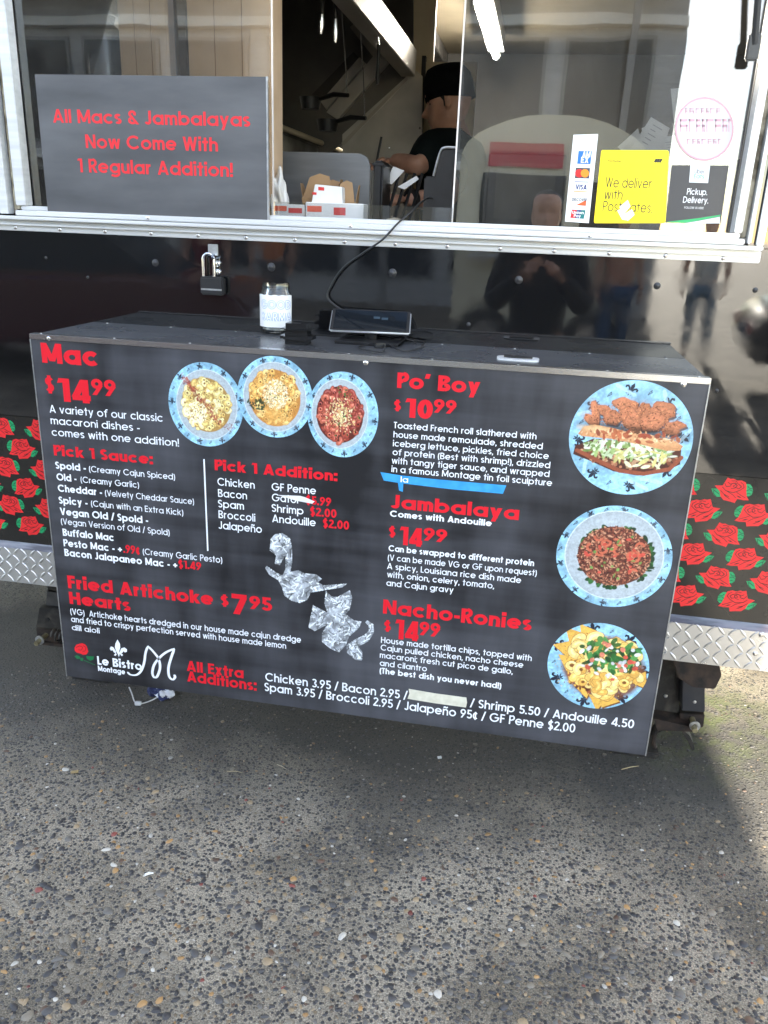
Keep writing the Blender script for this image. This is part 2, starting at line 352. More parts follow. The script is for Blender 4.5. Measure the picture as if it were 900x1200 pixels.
# ------------------------------------------------------------------ small painter for printed pictures (vertex colours on a fine flat grid)
class Pic:
    def __init__(s, n, bg=(0, 0, 0), alpha=0.0):
        s.n = n; s.rgb = np.zeros((n, n, 3)); s.rgb[:] = bg; s.a = np.full((n, n), float(alpha))
        g = (np.arange(n)+.5)/n*2-1; s.X, s.Y = np.meshgrid(g, -g)
    def _put(s, m, col, op=1.0):
        m = np.clip(m, 0, 1)*op; s.rgb = s.rgb*(1-m[..., None])+np.array(col)*m[..., None]; s.a = np.maximum(s.a, m)
    def _sub(s, cx, cy, r):
        n = s.n; i0 = max(0, int((1-(cy+r))/2*n)-1); i1 = min(n, int((1-(cy-r))/2*n)+2); j0 = max(0, int((cx-r+1)/2*n)-1); j1 = min(n, int((cx+r+1)/2*n)+2)
        return slice(i0, i1), slice(j0, j1)
    def shape(s, sub, dist, col, op=1.0, soft=None):
        soft = soft or 2.2/s.n; m = np.clip(.5-dist/soft, 0, 1)*op
        s.rgb[sub] = s.rgb[sub]*(1-m[..., None])+np.array(col)*m[..., None]; s.a[sub] = np.maximum(s.a[sub], m)
    def ell(s, cx, cy, rx, ry, ang=0, col=(1, 1, 1), op=1.0, soft=None):
        sub = s._sub(cx, cy, max(rx, ry)+(soft or 0)+.02); x = s.X[sub]-cx; y = s.Y[sub]-cy; c, q = math.cos(ang), math.sin(ang)
        u = (x*c+y*q)/rx; v = (-x*q+y*c)/ry; s.shape(sub, (np.hypot(u, v)-1)*min(rx, ry), col, op, soft)
    def ring(s, cx, cy, r, wd, col, op=1.0, k=1.0):
        sub = s._sub(cx, cy, r+wd+.02); d = np.abs(np.hypot(s.X[sub]-cx, (s.Y[sub]-cy)*k)-r)-wd; s.shape(sub, d, col, op)
    def arc(s, cx, cy, r, wd, a0, span, col, op=1.0):
        sub = s._sub(cx, cy, r+wd+.02); x = s.X[sub]-cx; y = s.Y[sub]-cy
        th = (np.arctan2(y, x)-a0+np.pi) % (2*np.pi)-np.pi; tc_ = np.clip(th, -span/2, span/2)+a0
        s.shape(sub, np.hypot(x-r*np.cos(tc_), y-r*np.sin(tc_))-wd, col, op)
    def line(s, pts, wd, col, op=1.0):
        for (x0, y0), (x1, y1) in zip(pts[:-1], pts[1:]):
            cx, cy = (x0+x1)/2, (y0+y1)/2; sub = s._sub(cx, cy, math.hypot(x1-x0, y1-y0)/2+wd+.02)
            dx, dy = x1-x0, y1-y0; L2 = dx*dx+dy*dy+1e-12
            t = np.clip(((s.X[sub]-x0)*dx+(s.Y[sub]-y0)*dy)/L2, 0, 1); s.shape(sub, np.hypot(s.X[sub]-x0-t*dx, s.Y[sub]-y0-t*dy)-wd, col, op)
    def poly(s, pts, col, op=1.0):
        P = np.array(pts); c = P.mean(0); r = np.abs(P-c).max()+.03; sub = s._sub(c[0], c[1], r); x, y = s.X[sub], s.Y[sub]
        ins = np.zeros(x.shape, bool); d = np.full(x.shape, 9.)
        for i in range(len(P)):
            (x0, y0), (x1, y1) = P[i], P[(i+1) % len(P)]
            cnd = ((y0 > y) != (y1 > y)) & (x < (x1-x0)*(y-y0)/(y1-y0+1e-12)+x0); ins ^= cnd
            dx, dy = x1-x0, y1-y0; t = np.clip(((x-x0)*dx+(y-y0)*dy)/(dx*dx+dy*dy+1e-12), 0, 1); d = np.minimum(d, np.hypot(x-x0-t*dx, y-y0-t*dy))
        s.shape(sub, np.where(ins, -d, d), col, op)
    def noise(s, amp, cell=6, rs=3):
        g = np.random.RandomState(rs).rand(cell+2, cell+2); n = s.n; t = np.linspace(0, cell, n); i = t.astype(int); f = t-i; f = f*f*(3-2*f)
        a = g[i][:, i]*(1-f)[:, None]*(1-f)[None]+g[i+1][:, i]*f[:, None]*(1-f)[None]+g[i][:, i+1]*(1-f)[:, None]*f[None]+g[i+1][:, i+1]*f[:, None]*f[None]
        s.rgb *= (1+amp*(a-.5)*2)[..., None]; s.rgb = np.clip(s.rgb, 0, 1)
    def fleur(s, cx, cy, sz, ang, col):
        def T(p): c, q = math.cos(ang), math.sin(ang); return (cx+sz*(p[0]*c-p[1]*q), cy+sz*(p[0]*q+p[1]*c))
        s.poly([T(p) for p in [(0, 1), (.24, .55), (.2, .1), (.1, -.1), (-.1, -.1), (-.2, .1), (-.24, .55)]], col)
        for sg in (-1, 1):
            s.poly([T((sg*x, y)) for x, y in [(.1, -.1), (.25, .3), (.55, .5), (.85, .35), (.85, .05), (.65, .0), (.6, .2), (.45, .15), (.3, -.1), (.15, -.25)]], col)
            s.poly([T((sg*x, y)) for x, y in [(.0, -.3), (.2, -.35), (.45, -.6), (.3, -.7), (.15, -.5), (.0, -.9)]], col)
        s.line([T((-.35, -.2)), T((.35, -.2))], sz*.09, col)
    def mesh(s, name, cxz, rx, rz, Y, material, parent, clip=True, lift=.0006, ang=0.0):
        n = s.n; g = np.arange(n+1)/n*2-1
        cen = s.X**2+s.Y**2; keep = (s.a > .5) & ((cen < 1) if clip else True)
        vi = -np.ones((n+1, n+1), int); V = []; F = []; Cc = []
        ii, jj = np.nonzero(keep); c, q = math.cos(ang), math.sin(ang)
        off = ORG[parent.name]
        def vid(i, j):
            if vi[i, j] < 0:
                x, z = g[j], -g[i]
                if clip:
                    r = math.hypot(x, z)
                    if r > 1-2.5/n and r > 0: x, z = x/r, z/r
                x *= rx; z *= rz
                vi[i, j] = len(V); V.append((cxz[0]+x*c-z*q-off[0], Y-lift-off[1], cxz[1]+x*q+z*c-off[2]))
            return vi[i, j]
        for i, j in zip(ii, jj):
            F.append((vid(i+1, j), vid(i+1, j+1), vid(i, j+1), vid(i, j))); Cc.append(s.rgb[i, j])
        me = bpy.data.meshes.new(name); me.from_pydata(V, [], F); me.materials.append(material)
        at_ = me.color_attributes.new('Col', 'FLOAT_COLOR', 'CORNER'); arr = np.ones((len(me.loops), 4), np.float32)
        arr[:, :3] = np.repeat(np.array(Cc), 4, axis=0); at_.data.foreach_set('color', arr.ravel())
        o = bpy.data.objects.new(name, me); COL.objects.link(o); o.parent = parent; ORG[o.name] = off
        return o

# ------------------------------------------------------------------ materials
M_BLACK = mat('gloss_black_paint', (.006, .006, .0065), .045, 0, ior=1.8, bump=.07, bscale=9, rvar=.03, nscale=14)
M_ROSEBG = mat('gloss_black_vinyl', (.012, .0115, .011), .16, 0, (.022, .02, .017), 5, ior=1.5, rvar=.06, bump=.05, bscale=20)
M_ALU = mat('white_aluminium', (.70, .71, .72), .32, .25, (.58, .59, .60), 5, (.4, 6, 14), bump=.06, bscale=70, bstretch=(.15, 4, 4))
M_ALUD = mat('dirty_aluminium', (.42, .38, .28), .55, .1, (.10, .08, .05), 22, lo=.4, hi=.62, bump=.2, bscale=80)
M_STEEL = mat('bright_steel', (.62, .62, .63), .25, 1.0, bump=.05, bscale=90)
M_SS = mat('kitchen_stainless', (.50, .475, .43), .36, .7, (.38, .36, .325), 7, (1, 1, 1), bump=.1, bscale=50, rvar=.08)
M_SSB = mat('polished_stainless', (.40, .37, .32), .42, .6, (.30, .28, .24), 5, bump=.06, bscale=40)
M_BOLT = mat('bolt_metal', (.045, .045, .048), .3, .5)
M_GREYWASH = mat('washer_metal', (.50, .51, .52), .4, .8, (.36, .36, .35), 60)
M_DIRTY = mat('grimy_black_steel', (.018, .017, .016), .55, .2, (.06, .053, .045), 30, lo=.45, hi=.75, bump=.3, bscale=120)
M_RUST = mat('rusty_steel', (.05, .033, .025), .7, .3, (.012, .011, .011), 35, bump=.3, bscale=120)
M_CHROME = mat('chrome', (.75, .76, .78), .12, 1.0)
M_BPLASTIC = mat('black_plastic', (.012, .012, .013), .33, 0, (.018, .018, .02), 30, bump=.08, bscale=300)
M_RUBBER = mat('black_rubber', (.010, .010, .011), .5)
M_PRINT = mat('printed_ink', attr='Col', rough=.38, bump=.05, bscale=30)
M_PRINTG = mat('printed_picture', attr='Col', rough=.33, bump=.05, bscale=30)
M_PAPER = mat('white_paper', (.78, .78, .77), .75, 0, (.68, .68, .67), 12, bump=.1, bscale=40)
M_KRAFT = mat('brown_kraft_paper', (.62, .44, .285), .75, 0, (.54, .375, .235), 9, bump=.15, bscale=30)
M_CARD = mat('brown_card', (.33, .205, .10), .7, 0, (.27, .16, .075), 10, bump=.1, bscale=50)
M_CREAM = mat('cream_enamel', (.62, .53, .36), .45, 0, (.52, .44, .29), 4, bump=.06, bscale=20)
M_DARKI = mat('sooty_panel', (.075, .07, .064), .45, .4, (.04, .038, .035), 5, rvar=.15, bump=.1, bscale=30)

def glass_mat(name, k, tint, dirt, scratch):
    mt = bpy.data.materials.new(name); mt.use_nodes = True; n = mt.node_tree; L = n.links; n.nodes.clear()
    o = n.nodes.new('ShaderNodeOutputMaterial'); tr = n.nodes.new('ShaderNodeBsdfTransparent'); tr.inputs[0].default_value = (*tint, 1)
    gl = n.nodes.new('ShaderNodeBsdfGlossy'); gl.inputs['Roughness'].default_value = .012
    fr = n.nodes.new('ShaderNodeFresnel'); fr.inputs['IOR'].default_value = k
    t = n.nodes.new('ShaderNodeTexCoord')
    nb = n.nodes.new('ShaderNodeTexNoise'); nb.inputs['Scale'].default_value = 3.2; nb.inputs['Detail'].default_value = 2
    b = n.nodes.new('ShaderNodeBump'); b.inputs['Strength'].default_value = .05; b.inputs['Distance'].default_value = .01
    L.new(t.outputs['Object'], nb.inputs['Vector']); L.new(nb.outputs['Fac'], b.inputs['Height'])
    L.new(b.outputs['Normal'], gl.inputs['Normal'])
    m1 = n.nodes.new('ShaderNodeMixShader'); L.new(fr.outputs[0], m1.inputs[0]); L.new(tr.outputs[0], m1.inputs[1]); L.new(gl.outputs[0], m1.inputs[2])
    df = n.nodes.new('ShaderNodeBsdfDiffuse'); df.inputs['Color'].default_value = (.62, .60, .56, 1)
    mpn = n.nodes.new('ShaderNodeMapping'); mpn.inputs['Scale'].default_value = scratch; nd = n.nodes.new('ShaderNodeTexNoise'); nd.inputs['Scale'].default_value = 9; nd.inputs['Detail'].default_value = 9; nd.inputs['Roughness'].default_value = .7
    L.new(t.outputs['Object'], mpn.inputs['Vector']); L.new(mpn.outputs['Vector'], nd.inputs['Vector'])
    mr = n.nodes.new('ShaderNodeMapRange'); mr.inputs['From Min'].default_value = .42; mr.inputs['From Max'].default_value = .8; mr.inputs['To Min'].default_value = dirt*.3; mr.inputs['To Max'].default_value = dirt*2.2
    L.new(nd.outputs['Fac'], mr.inputs['Value'])
    m2 = n.nodes.new('ShaderNodeMixShader'); L.new(mr.outputs['Result'], m2.inputs[0]); L.new(m1.outputs[0], m2.inputs[1]); L.new(df.outputs[0], m2.inputs[2])
    L.new(m2.outputs[0], o.inputs['Surface']); MATS[name] = mt; return mt
M_GLASS = glass_mat('window_acrylic', 2.05, (.95, .95, .94), .018, (1, 1, 1))
M_GLASSR = glass_mat('scratched_acrylic', 2.1, (.90, .90, .89), .016, (2, 1, 1))
M_JAR = glass_mat('jar_glass', 1.5, (.93, .95, .95), .03, (1, 1, 1))

# ------------------------------------------------------------------ ground: worn exposed-aggregate paving
def ground_material():
    mt = bpy.data.materials.new('exposed_aggregate'); mt.use_nodes = True; n = mt.node_tree; L = n.links; p = n.nodes['Principled BSDF']
    p.inputs['Roughness'].default_value = .85
    t = n.nodes.new('ShaderNodeTexCoord')
    def no(sc, det=6, rgh=.6):
        q = n.nodes.new('ShaderNodeTexNoise'); q.inputs['Scale'].default_value = sc; q.inputs['Detail'].default_value = det; q.inputs['Roughness'].default_value = rgh; L.new(t.outputs['Object'], q.inputs['Vector']); return q
    def ramp(src, stops):
        r = n.nodes.new('ShaderNodeValToRGB'); e = r.color_ramp.elements
        while len(e) < len(stops): e.new(.5)
        for k, (a, c) in enumerate(stops): e[k].position = a; e[k].color = (*c, 1)
        L.new(src, r.inputs['Fac']); return r
    def mixc(f, a, b, mode='MIX'):
        q = n.nodes.new('ShaderNodeMix'); q.data_type = 'RGBA'; q.blend_type = mode
        if isinstance(f, float): q.inputs[0].default_value = f
        else: L.new(f, q.inputs[0])
        L.new(a, q.inputs[6]); L.new(b, q.inputs[7]); return q.outputs[2]
    base = ramp(no(260, 4).outputs['Fac'], [(.30, (.095, .083, .064)), (.5, (.285, .248, .19)), (.72, (.56, .49, .385))])
    big = ramp(no(2.6, 7).outputs['Fac'], [(.36, (.42, .41, .39)), (.58, (1, 1, 1))])
    c = mixc(1.0, base.outputs['Color'], big.outputs['Color'], 'MULTIPLY')
    vo = n.nodes.new('ShaderNodeTexVoronoi'); vo.inputs['Scale'].default_value = 95; L.new(t.outputs['Object'], vo.inputs['Vector'])
    vcol = ramp(vo.outputs['Color'], [(.0, (.02, .021, .025)), (.45, (.05, .05, .052)), (.7, (.11, .10, .09)), (.88, (.21, .16, .10)), (1, (.40, .38, .35))])
    msk = ramp(vo.outputs['Distance'], [(.28, (1, 1, 1)), (.42, (0, 0, 0))])
    c = mixc(msk.outputs['Color'], c, vcol.outputs['Color'])
    # oily dark film near the trailer: a worn stain, deepened to paint in under-trailer shade
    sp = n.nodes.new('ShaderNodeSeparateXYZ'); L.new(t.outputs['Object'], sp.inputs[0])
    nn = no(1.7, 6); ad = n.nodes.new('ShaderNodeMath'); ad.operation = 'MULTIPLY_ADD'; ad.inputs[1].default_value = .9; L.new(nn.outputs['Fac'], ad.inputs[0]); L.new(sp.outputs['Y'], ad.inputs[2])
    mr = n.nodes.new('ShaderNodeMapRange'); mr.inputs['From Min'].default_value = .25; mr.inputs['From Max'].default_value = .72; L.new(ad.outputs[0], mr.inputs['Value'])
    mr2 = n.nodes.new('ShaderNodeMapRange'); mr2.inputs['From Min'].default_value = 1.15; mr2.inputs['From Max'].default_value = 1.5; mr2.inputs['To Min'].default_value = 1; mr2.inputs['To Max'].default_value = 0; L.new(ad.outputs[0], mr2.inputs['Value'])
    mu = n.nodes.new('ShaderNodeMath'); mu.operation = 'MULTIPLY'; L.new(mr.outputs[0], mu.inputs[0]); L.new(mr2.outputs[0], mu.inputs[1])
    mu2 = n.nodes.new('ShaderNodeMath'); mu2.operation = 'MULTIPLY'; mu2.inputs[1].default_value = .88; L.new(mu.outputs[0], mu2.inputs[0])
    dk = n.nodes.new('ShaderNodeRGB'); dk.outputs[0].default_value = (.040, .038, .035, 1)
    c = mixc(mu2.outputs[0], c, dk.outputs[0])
    # a little moss where water drips behind the jack
    vd = n.nodes.new('ShaderNodeVectorMath'); vd.operation = 'DISTANCE'; vd.inputs[1].default_value = (1.78, .72, 0); L.new(t.outputs['Object'], vd.inputs[0])
    mm = n.nodes.new('ShaderNodeMapRange'); mm.inputs['From Min'].default_value = .42; mm.inputs['From Max'].default_value = .05; L.new(vd.outputs['Value'], mm.inputs['Value'])
    mk = ramp(no(14, 6).outputs['Fac'], [(.42, (0, 0, 0)), (.6, (1, 1, 1))]); mq = n.nodes.new('ShaderNodeMath'); mq.operation = 'MULTIPLY'; L.new(mm.outputs[0], mq.inputs[0]); L.new(mk.outputs['Color'], mq.inputs[1])
    gr = n.nodes.new('ShaderNodeRGB'); gr.outputs[0].default_value = (.085, .10, .035, 1); c = mixc(mq.outputs[0], c, gr.outputs[0])
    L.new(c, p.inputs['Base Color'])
    b = n.nodes.new('ShaderNodeBump'); b.inputs['Strength'].default_value = .8; b.inputs['Distance'].default_value = .006
    q = n.nodes.new('ShaderNodeMath'); q.operation = 'ADD'; L.new(no(300, 4).outputs['Fac'], q.inputs[0]); L.new(msk.outputs['Color'], q.inputs[1]); L.new(q.outputs[0], b.inputs['Height'])
    L.new(b.outputs['Normal'], p.inputs['Normal']); return mt
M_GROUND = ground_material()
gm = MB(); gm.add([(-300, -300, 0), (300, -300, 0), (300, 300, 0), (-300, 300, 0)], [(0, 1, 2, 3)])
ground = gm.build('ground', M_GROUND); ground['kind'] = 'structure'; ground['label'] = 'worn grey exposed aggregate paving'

# pebbles set in the paving where they can be told apart
PCOL = [((.027, .026, .028), .28), ((.050, .048, .048), .26), ((.09, .083, .074), .17), ((.15, .13, .10), .14), ((.22, .165, .10), .10), ((.27, .16, .065), .05), ((.075, .045, .03), .04), ((.36, .34, .30), .022), ((.16, .045, .035), .005)]
PM = [mat('pebble_%d' % i, c, .5, 0, tuple(q*1.5 for q in c), 90, bump=.1, bscale=200) for i, (c, _) in enumerate(PCOL)]
PCUM = np.cumsum([q for _, q in PCOL]); PCUM /= PCUM[-1]
def pebble_shape(rs):
    k = 9; ph = rs.rand(3)*6.28; out_ = []
    for rr, z in ((1.0, -.12), (.86, .30), (.48, .52)):
        for i in range(k):
            a = 2*math.pi*i/k; q = 1+.13*math.sin(2*a+ph[0])+.09*math.sin(3*a+ph[1])
            out_.append((rr*q*math.cos(a), rr*q*math.sin(a), z))
    out_.append((0, 0, .58))
    F = []
    for l in range(2):
        for i in range(k): F.append((l*k+i, l*k+(i+1) % k, (l+1)*k+(i+1) % k, (l+1)*k+i))
    F += [(2*k+i, 2*k+(i+1) % k, 3*k) for i in range(k)]
    return np.array(out_), F
SH = [pebble_shape(RNG) for _ in range(7)]
pts = []; cell = .0135
xs = np.arange(-.75, 2.35, cell); ys = np.arange(-.75, .95, cell)
for yy in ys:
    for xx in xs:
        x = xx+RNG.uniform(-.5, .5)*cell*1.1; y = yy+RNG.uniform(-.5, .5)*cell*1.1
        d = np.array([x, y, 0])-CAM; zc = d @ AX_F; u, v = 450+FPX*(d @ AX_R)/zc, 600-FPX*(d @ AX_U)/zc
        if u < -25 or u > 925 or v > 1225 or v < 780: continue
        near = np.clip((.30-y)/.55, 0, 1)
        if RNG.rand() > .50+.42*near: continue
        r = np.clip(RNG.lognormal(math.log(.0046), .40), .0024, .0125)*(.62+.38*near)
        pts.append((x, y, r, RNG.uniform(0, 6.28), RNG.uniform(.55, .95), int(np.searchsorted(PCUM, RNG.rand())), RNG.randint(7), r/zc))
pts.sort(key=lambda q: -q[7])
PME = {}
def pmesh(si, ci):
    if (si, ci) not in PME:
        V, F = SH[si]; me = bpy.data.meshes.new('pebble'); me.from_pydata([tuple(q) for q in V], [], F); me.materials.append(PM[ci])
        me.polygons.foreach_set('use_smooth', [True]*len(F)); PME[(si, ci)] = me
    return PME[(si, ci)]
taken = []
for x, y, r, a, e, ci, si, _ in pts[:300]:
    inst(pmesh(si, ci), 'pebble', ground, (x, y, -.0002), (0, 0, a), (r, r*e, r*.62)); taken.append((x, y, r))
tk = np.array(taken)
V = []; F = []; Cc = []
for x, y, r, a, e, ci, si, _ in pts[300:]:
    if np.min(np.hypot(tk[:, 0]-x, tk[:, 1]-y)-tk[:, 2]) < r*.55: continue
    sv, sf = SH[si]; c, q = math.cos(a), math.sin(a); b = len(V)
    X = sv[:, 0]*r; Yq = sv[:, 1]*r*e
    V += list(zip(x+X*c-Yq*q, y+X*q+Yq*c, sv[:, 2]*r*.55-.0003)); F += [tuple(i+b for i in f) for f in sf]
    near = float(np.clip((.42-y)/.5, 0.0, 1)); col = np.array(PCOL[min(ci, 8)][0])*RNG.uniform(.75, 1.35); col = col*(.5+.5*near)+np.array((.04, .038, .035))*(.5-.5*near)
    Cc += [col]*len(sf)
me = bpy.data.meshes.new('pebbles'); me.from_pydata(V, [], F); me.polygons.foreach_set('use_smooth', [True]*len(F))
at_ = me.color_attributes.new('Col', 'FLOAT_COLOR', 'CORNER'); lt = np.array([len(f) for f in F]); arr = np.ones((len(me.loops), 4), np.float32)
arr[:, :3] = np.repeat(np.array(Cc), lt, axis=0); at_.data.foreach_set('color', arr.ravel()); me.materials.append(mat('pebble_mix', attr='Col', rough=.5, bump=.1, bscale=200))
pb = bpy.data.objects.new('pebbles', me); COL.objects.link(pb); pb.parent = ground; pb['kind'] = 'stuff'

# ------------------------------------------------------------------ the food trailer
ZSILL = 1.441
XL, XR = at(33, 236, WALL_Y)[0], at(862, 266, WALL_Y)[0]      # glass edges
ZG = .5*(at(62, 245, WALL_Y)[2]+at(795, 269, WALL_Y)[2]); ZTOP = 2.20
XOL, XOR = XL-.10, at(891, 300, WALL_Y)[0]                     # outer edges of the window surround
ZROSE = .5*(at(0, 487, WALL_Y)[2]+at(830, 555, WALL_Y)[2])
ZPL1, ZPL0 = at(0, 641, WALL_Y-.02)[2], at(0, 680, WALL_Y-.02)[2]
TX0, TX1 = -1.55, 3.3
truck = root('food_trailer', 'glossy black food trailer with serving window and red rose panels', 'food trailer', (.85, WALL_Y+.6, 0))
T_ = .045
MB().box(TX0, TX1, WALL_Y, WALL_Y+T_, ZROSE+.002, ZSILL+.03).build('wall_panel', M_BLACK, truck)
MB().box(TX0, XOL+.03, WALL_Y, WALL_Y+T_, ZSILL+.032, 2.62).build('wall_panel', M_BLACK, truck)
MB().box(XOR-.03, TX1, WALL_Y, WALL_Y+T_, ZSILL+.032, 2.62).build('wall_panel', M_BLACK, truck)
MB().box(XOL+.032, XOR-.032, WALL_Y, WALL_Y+T_, ZTOP+.03, 2.62).build('wall_panel', M_BLACK, truck)
rosep = MB().box(TX0, TX1, WALL_Y+.003, WALL_Y+T_, ZPL1+.012, ZROSE).build('rose_panel', M_ROSEBG, truck)
rosep['label'] = 'black lower panel printed with red roses and green leaves'
# far body so that the trailer closes behind
IY1 = 4.6
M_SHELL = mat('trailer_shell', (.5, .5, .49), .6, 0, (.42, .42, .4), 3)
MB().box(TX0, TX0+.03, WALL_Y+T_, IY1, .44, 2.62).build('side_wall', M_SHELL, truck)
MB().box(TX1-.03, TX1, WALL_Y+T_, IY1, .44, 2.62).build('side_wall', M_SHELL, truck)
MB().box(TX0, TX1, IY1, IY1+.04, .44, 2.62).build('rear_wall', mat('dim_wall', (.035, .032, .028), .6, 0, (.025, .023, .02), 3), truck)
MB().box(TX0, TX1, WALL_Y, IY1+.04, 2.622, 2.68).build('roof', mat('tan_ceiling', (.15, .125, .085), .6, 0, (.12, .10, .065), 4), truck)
MB().box(TX0+.03, TX1-.03, WALL_Y+T_, IY1, .45, .50).build('floor', mat('grey_floor', (.12, .12, .12), .6, 0, (.08, .08, .08), 6), truck)
# window surround
def rail(x0, x1, y0, y1, z0, z1, name='window_frame_rail', mt=None, bev=.002): return MB().box(x0, x1, y0, y1, z0, z1).build(name, mt or M_ALU, truck, bevel=bev)
rail(XOL, XOR, WALL_Y-.006, WALL_Y-.0005, ZSILL, ZSILL+.026)                         # screwed flange
rail(XOL+.004, XOR-.004, WALL_Y-.016, WALL_Y-.0045, ZSILL+.0135, ZSILL+.017, bev=.001)
rail(XOL+.002, XOR-.002, WALL_Y-.026, WALL_Y+.02, ZSILL+.027, ZSILL+.036)           # drip ledge
rail(XL-.03, XR+.022, WALL_Y-.016, WALL_Y+.014, ZSILL+.0375, ZG-.010)
rail(XL-.02, XR+.012, WALL_Y-.004, WALL_Y+.10, ZG-.0095, ZG+.001)
rail(XL-.030, XL-.002, WALL_Y-.010, WALL_Y+.024, ZG+.0015, ZTOP, 'window_frame_post')
rail(XL-.050, XL-.031, WALL_Y+.012, WALL_Y+.03, ZG-.008, ZTOP, 'window_channel', M_ALUD)
rail(XL-.078, XL-.054, WALL_Y-.010, WALL_Y+.02, ZG-.02, ZTOP, 'window_frame_post')
rail(XOL, XL-.082, WALL_Y-.012, WALL_Y+.0, ZSILL+.037, ZTOP, 'window_flange_post')
rail(XR-.003, XR+.014, WALL_Y-.010, WALL_Y+.06, ZG+.0015, ZTOP, 'window_frame_post')
rail(XR+.015, XR+.028, WALL_Y+.012, WALL_Y+.03, ZG-.008, ZTOP, 'window_channel', M_ALUD)
rail(XR+.029, XR+.037, WALL_Y-.010, WALL_Y+.03, ZG-.02, ZTOP, 'window_frame_post')
rail(XOR-.016, XOR, WALL_Y-.014, WALL_Y+.0, ZSILL+.037, ZTOP, 'window_flange_post')
rail(XOL, XOR, WALL_Y-.010, WALL_Y+.06, ZTOP+.001, ZTOP+.05)
MB().box(XR+.038, XOR-.017, WALL_Y+.03, WALL_Y+.04, ZG-.02, ZTOP).build('gap_seal', M_RUBBER, truck)
MB().box(XL-.053, XL-.051, WALL_Y+.03, WALL_Y+.04, ZG-.02, ZTOP).build('gap_seal', M_RUBBER, truck)
# panes
XP1, XP2 = at(319, 120, WALL_Y+.03)[0], at(538, 140, WALL_Y+.04)[0]
MB().box(XL-.020, XP1, WALL_Y+.027, WALL_Y+.032, ZG+.0015, ZTOP).build('window_pane', M_GLASS, truck)
MB().box(XP2, XR-.0035, WALL_Y+.037, WALL_Y+.042, ZG+.0015, ZTOP).build('window_pane', M_GLASSR, truck)
MB().box(XP1+.003, XP2-.001, WALL_Y+.027, WALL_Y+.032, ZG+.0015, at(430, 240, WALL_Y+.03)[2]).build('window_pane', M_GLASSR, truck)
M_EDGE = mat('acrylic_edge', (.66, .58, .52), .4, 0, (.75, .72, .70), 40, (1, 1, .3))
MB().box(XP1, XP1+.0025, WALL_Y+.026, WALL_Y+.033, ZG+.0015, ZTOP).build('pane_edge', M_EDGE, truck)
MB().box(XP2-.0035, XP2, WALL_Y+.0365, WALL_Y+.0425, ZG+.0015, ZTOP).build('pane_edge', M_EDGE, truck)
# hatch, open above, and its gas strut
MB().obox((.5*(XOL+XOR), WALL_Y-.22, 2.62), (1, 0, 0), .86, Vector((0, -.5, .87)).normalized(), .42, Vector((0, .87, .5)).normalized(), .02).build('hatch', M_BLACK, truck)
gs = [at(893, -60, WALL_Y-.03), at(884, 52, WALL_Y-.012)]
MB().tube([gs[0], gs[0]*.35+gs[1]*.65, gs[1]], .007, 10).build('gas_strut', M_RUBBER, truck, smooth=True)
MB().box(gs[1][0]-.014, gs[1][0]+.012, WALL_Y-.016, WALL_Y-.001, gs[1][2]-.03, gs[1][2]+.02).build('strut_bracket', M_BPLASTIC, truck, bevel=.003)
# screws on flange, bolts through the black wall
scr = MB().lathe((0, 0, 0), [(.0052, 0), (.0050, .0012), (.0038, .0022), (.0013, .0026)], 12, (0, -1, 0))
scm = meshonly(scr, 'screw', M_STEEL, True)
x = XOL+.06; k = 0
while x < XOR-.02:
    inst(scm, 'screw', truck, (x, WALL_Y-.0058, ZSILL+.0075), (0, random.uniform(0, 3), 0)); x += .1253
for px in ((173, 253), (411, 262), (692, 273)):
    q = at(*px, WALL_Y-.016); inst(scm, 'screw', truck, (q[0], WALL_Y-.0158, min(q[2], ZG-.017)))
blt = MB().lathe((0, 0, 0), [(.0105, 0), (.0100, .0015), (.0078, .0022), (.0074, .0022), (.0060, .0046), (.0030, .0058), (.0004, .006)], 18, (0, -1, 0))
blm = meshonly(blt, 'bolt', M_BOLT, True)
for px, s in (((318, 313), 1), ((460, 320), 1), ((608, 328), .9), ((770, 335), .8), ((182, 308), .9), ((549, 380), .5), ((103, 325), .4), ((54, 302), .4), ((885, 340), .6), ((840, 458), .5)):
    q = at(*px, WALL_Y); inst(blm, 'bolt', truck, (q[0], WALL_Y+.0005, q[2]), scale=(s, s, s))
# hasp for the padlock
hq = at(250, 292, WALL_Y)
hm = MB(); hm.box(hq[0]-.013, hq[0]+.013, WALL_Y-.004, WALL_Y, hq[2]-.016, hq[2]+.012)
hm.build('hasp_plate', M_GREYWASH, truck, bevel=.001)
hm = MB(); hm.tube([(hq[0]+.006, WALL_Y, hq[2]-.014), (hq[0]+.006, WALL_Y-.02, hq[2]-.014), (hq[0]+.006, WALL_Y-.024, hq[2]-.018), (hq[0]+.006, WALL_Y-.02, hq[2]-.022), (hq[0]+.006, WALL_Y, hq[2]-.022)], .0032, 8)
hm.build('hasp_staple', M_CHROME, truck, smooth=True)
for dz in (-.034, -.055):
    MB().lathe((hq[0]+.010, WALL_Y+.001, hq[2]+dz), [(.0085, 0), (.0085, .006), (.006, .009), (.001, .0095)], 14, (0, -1, 0)).build('hasp_bolt', M_CHROME, truck, smooth=True)
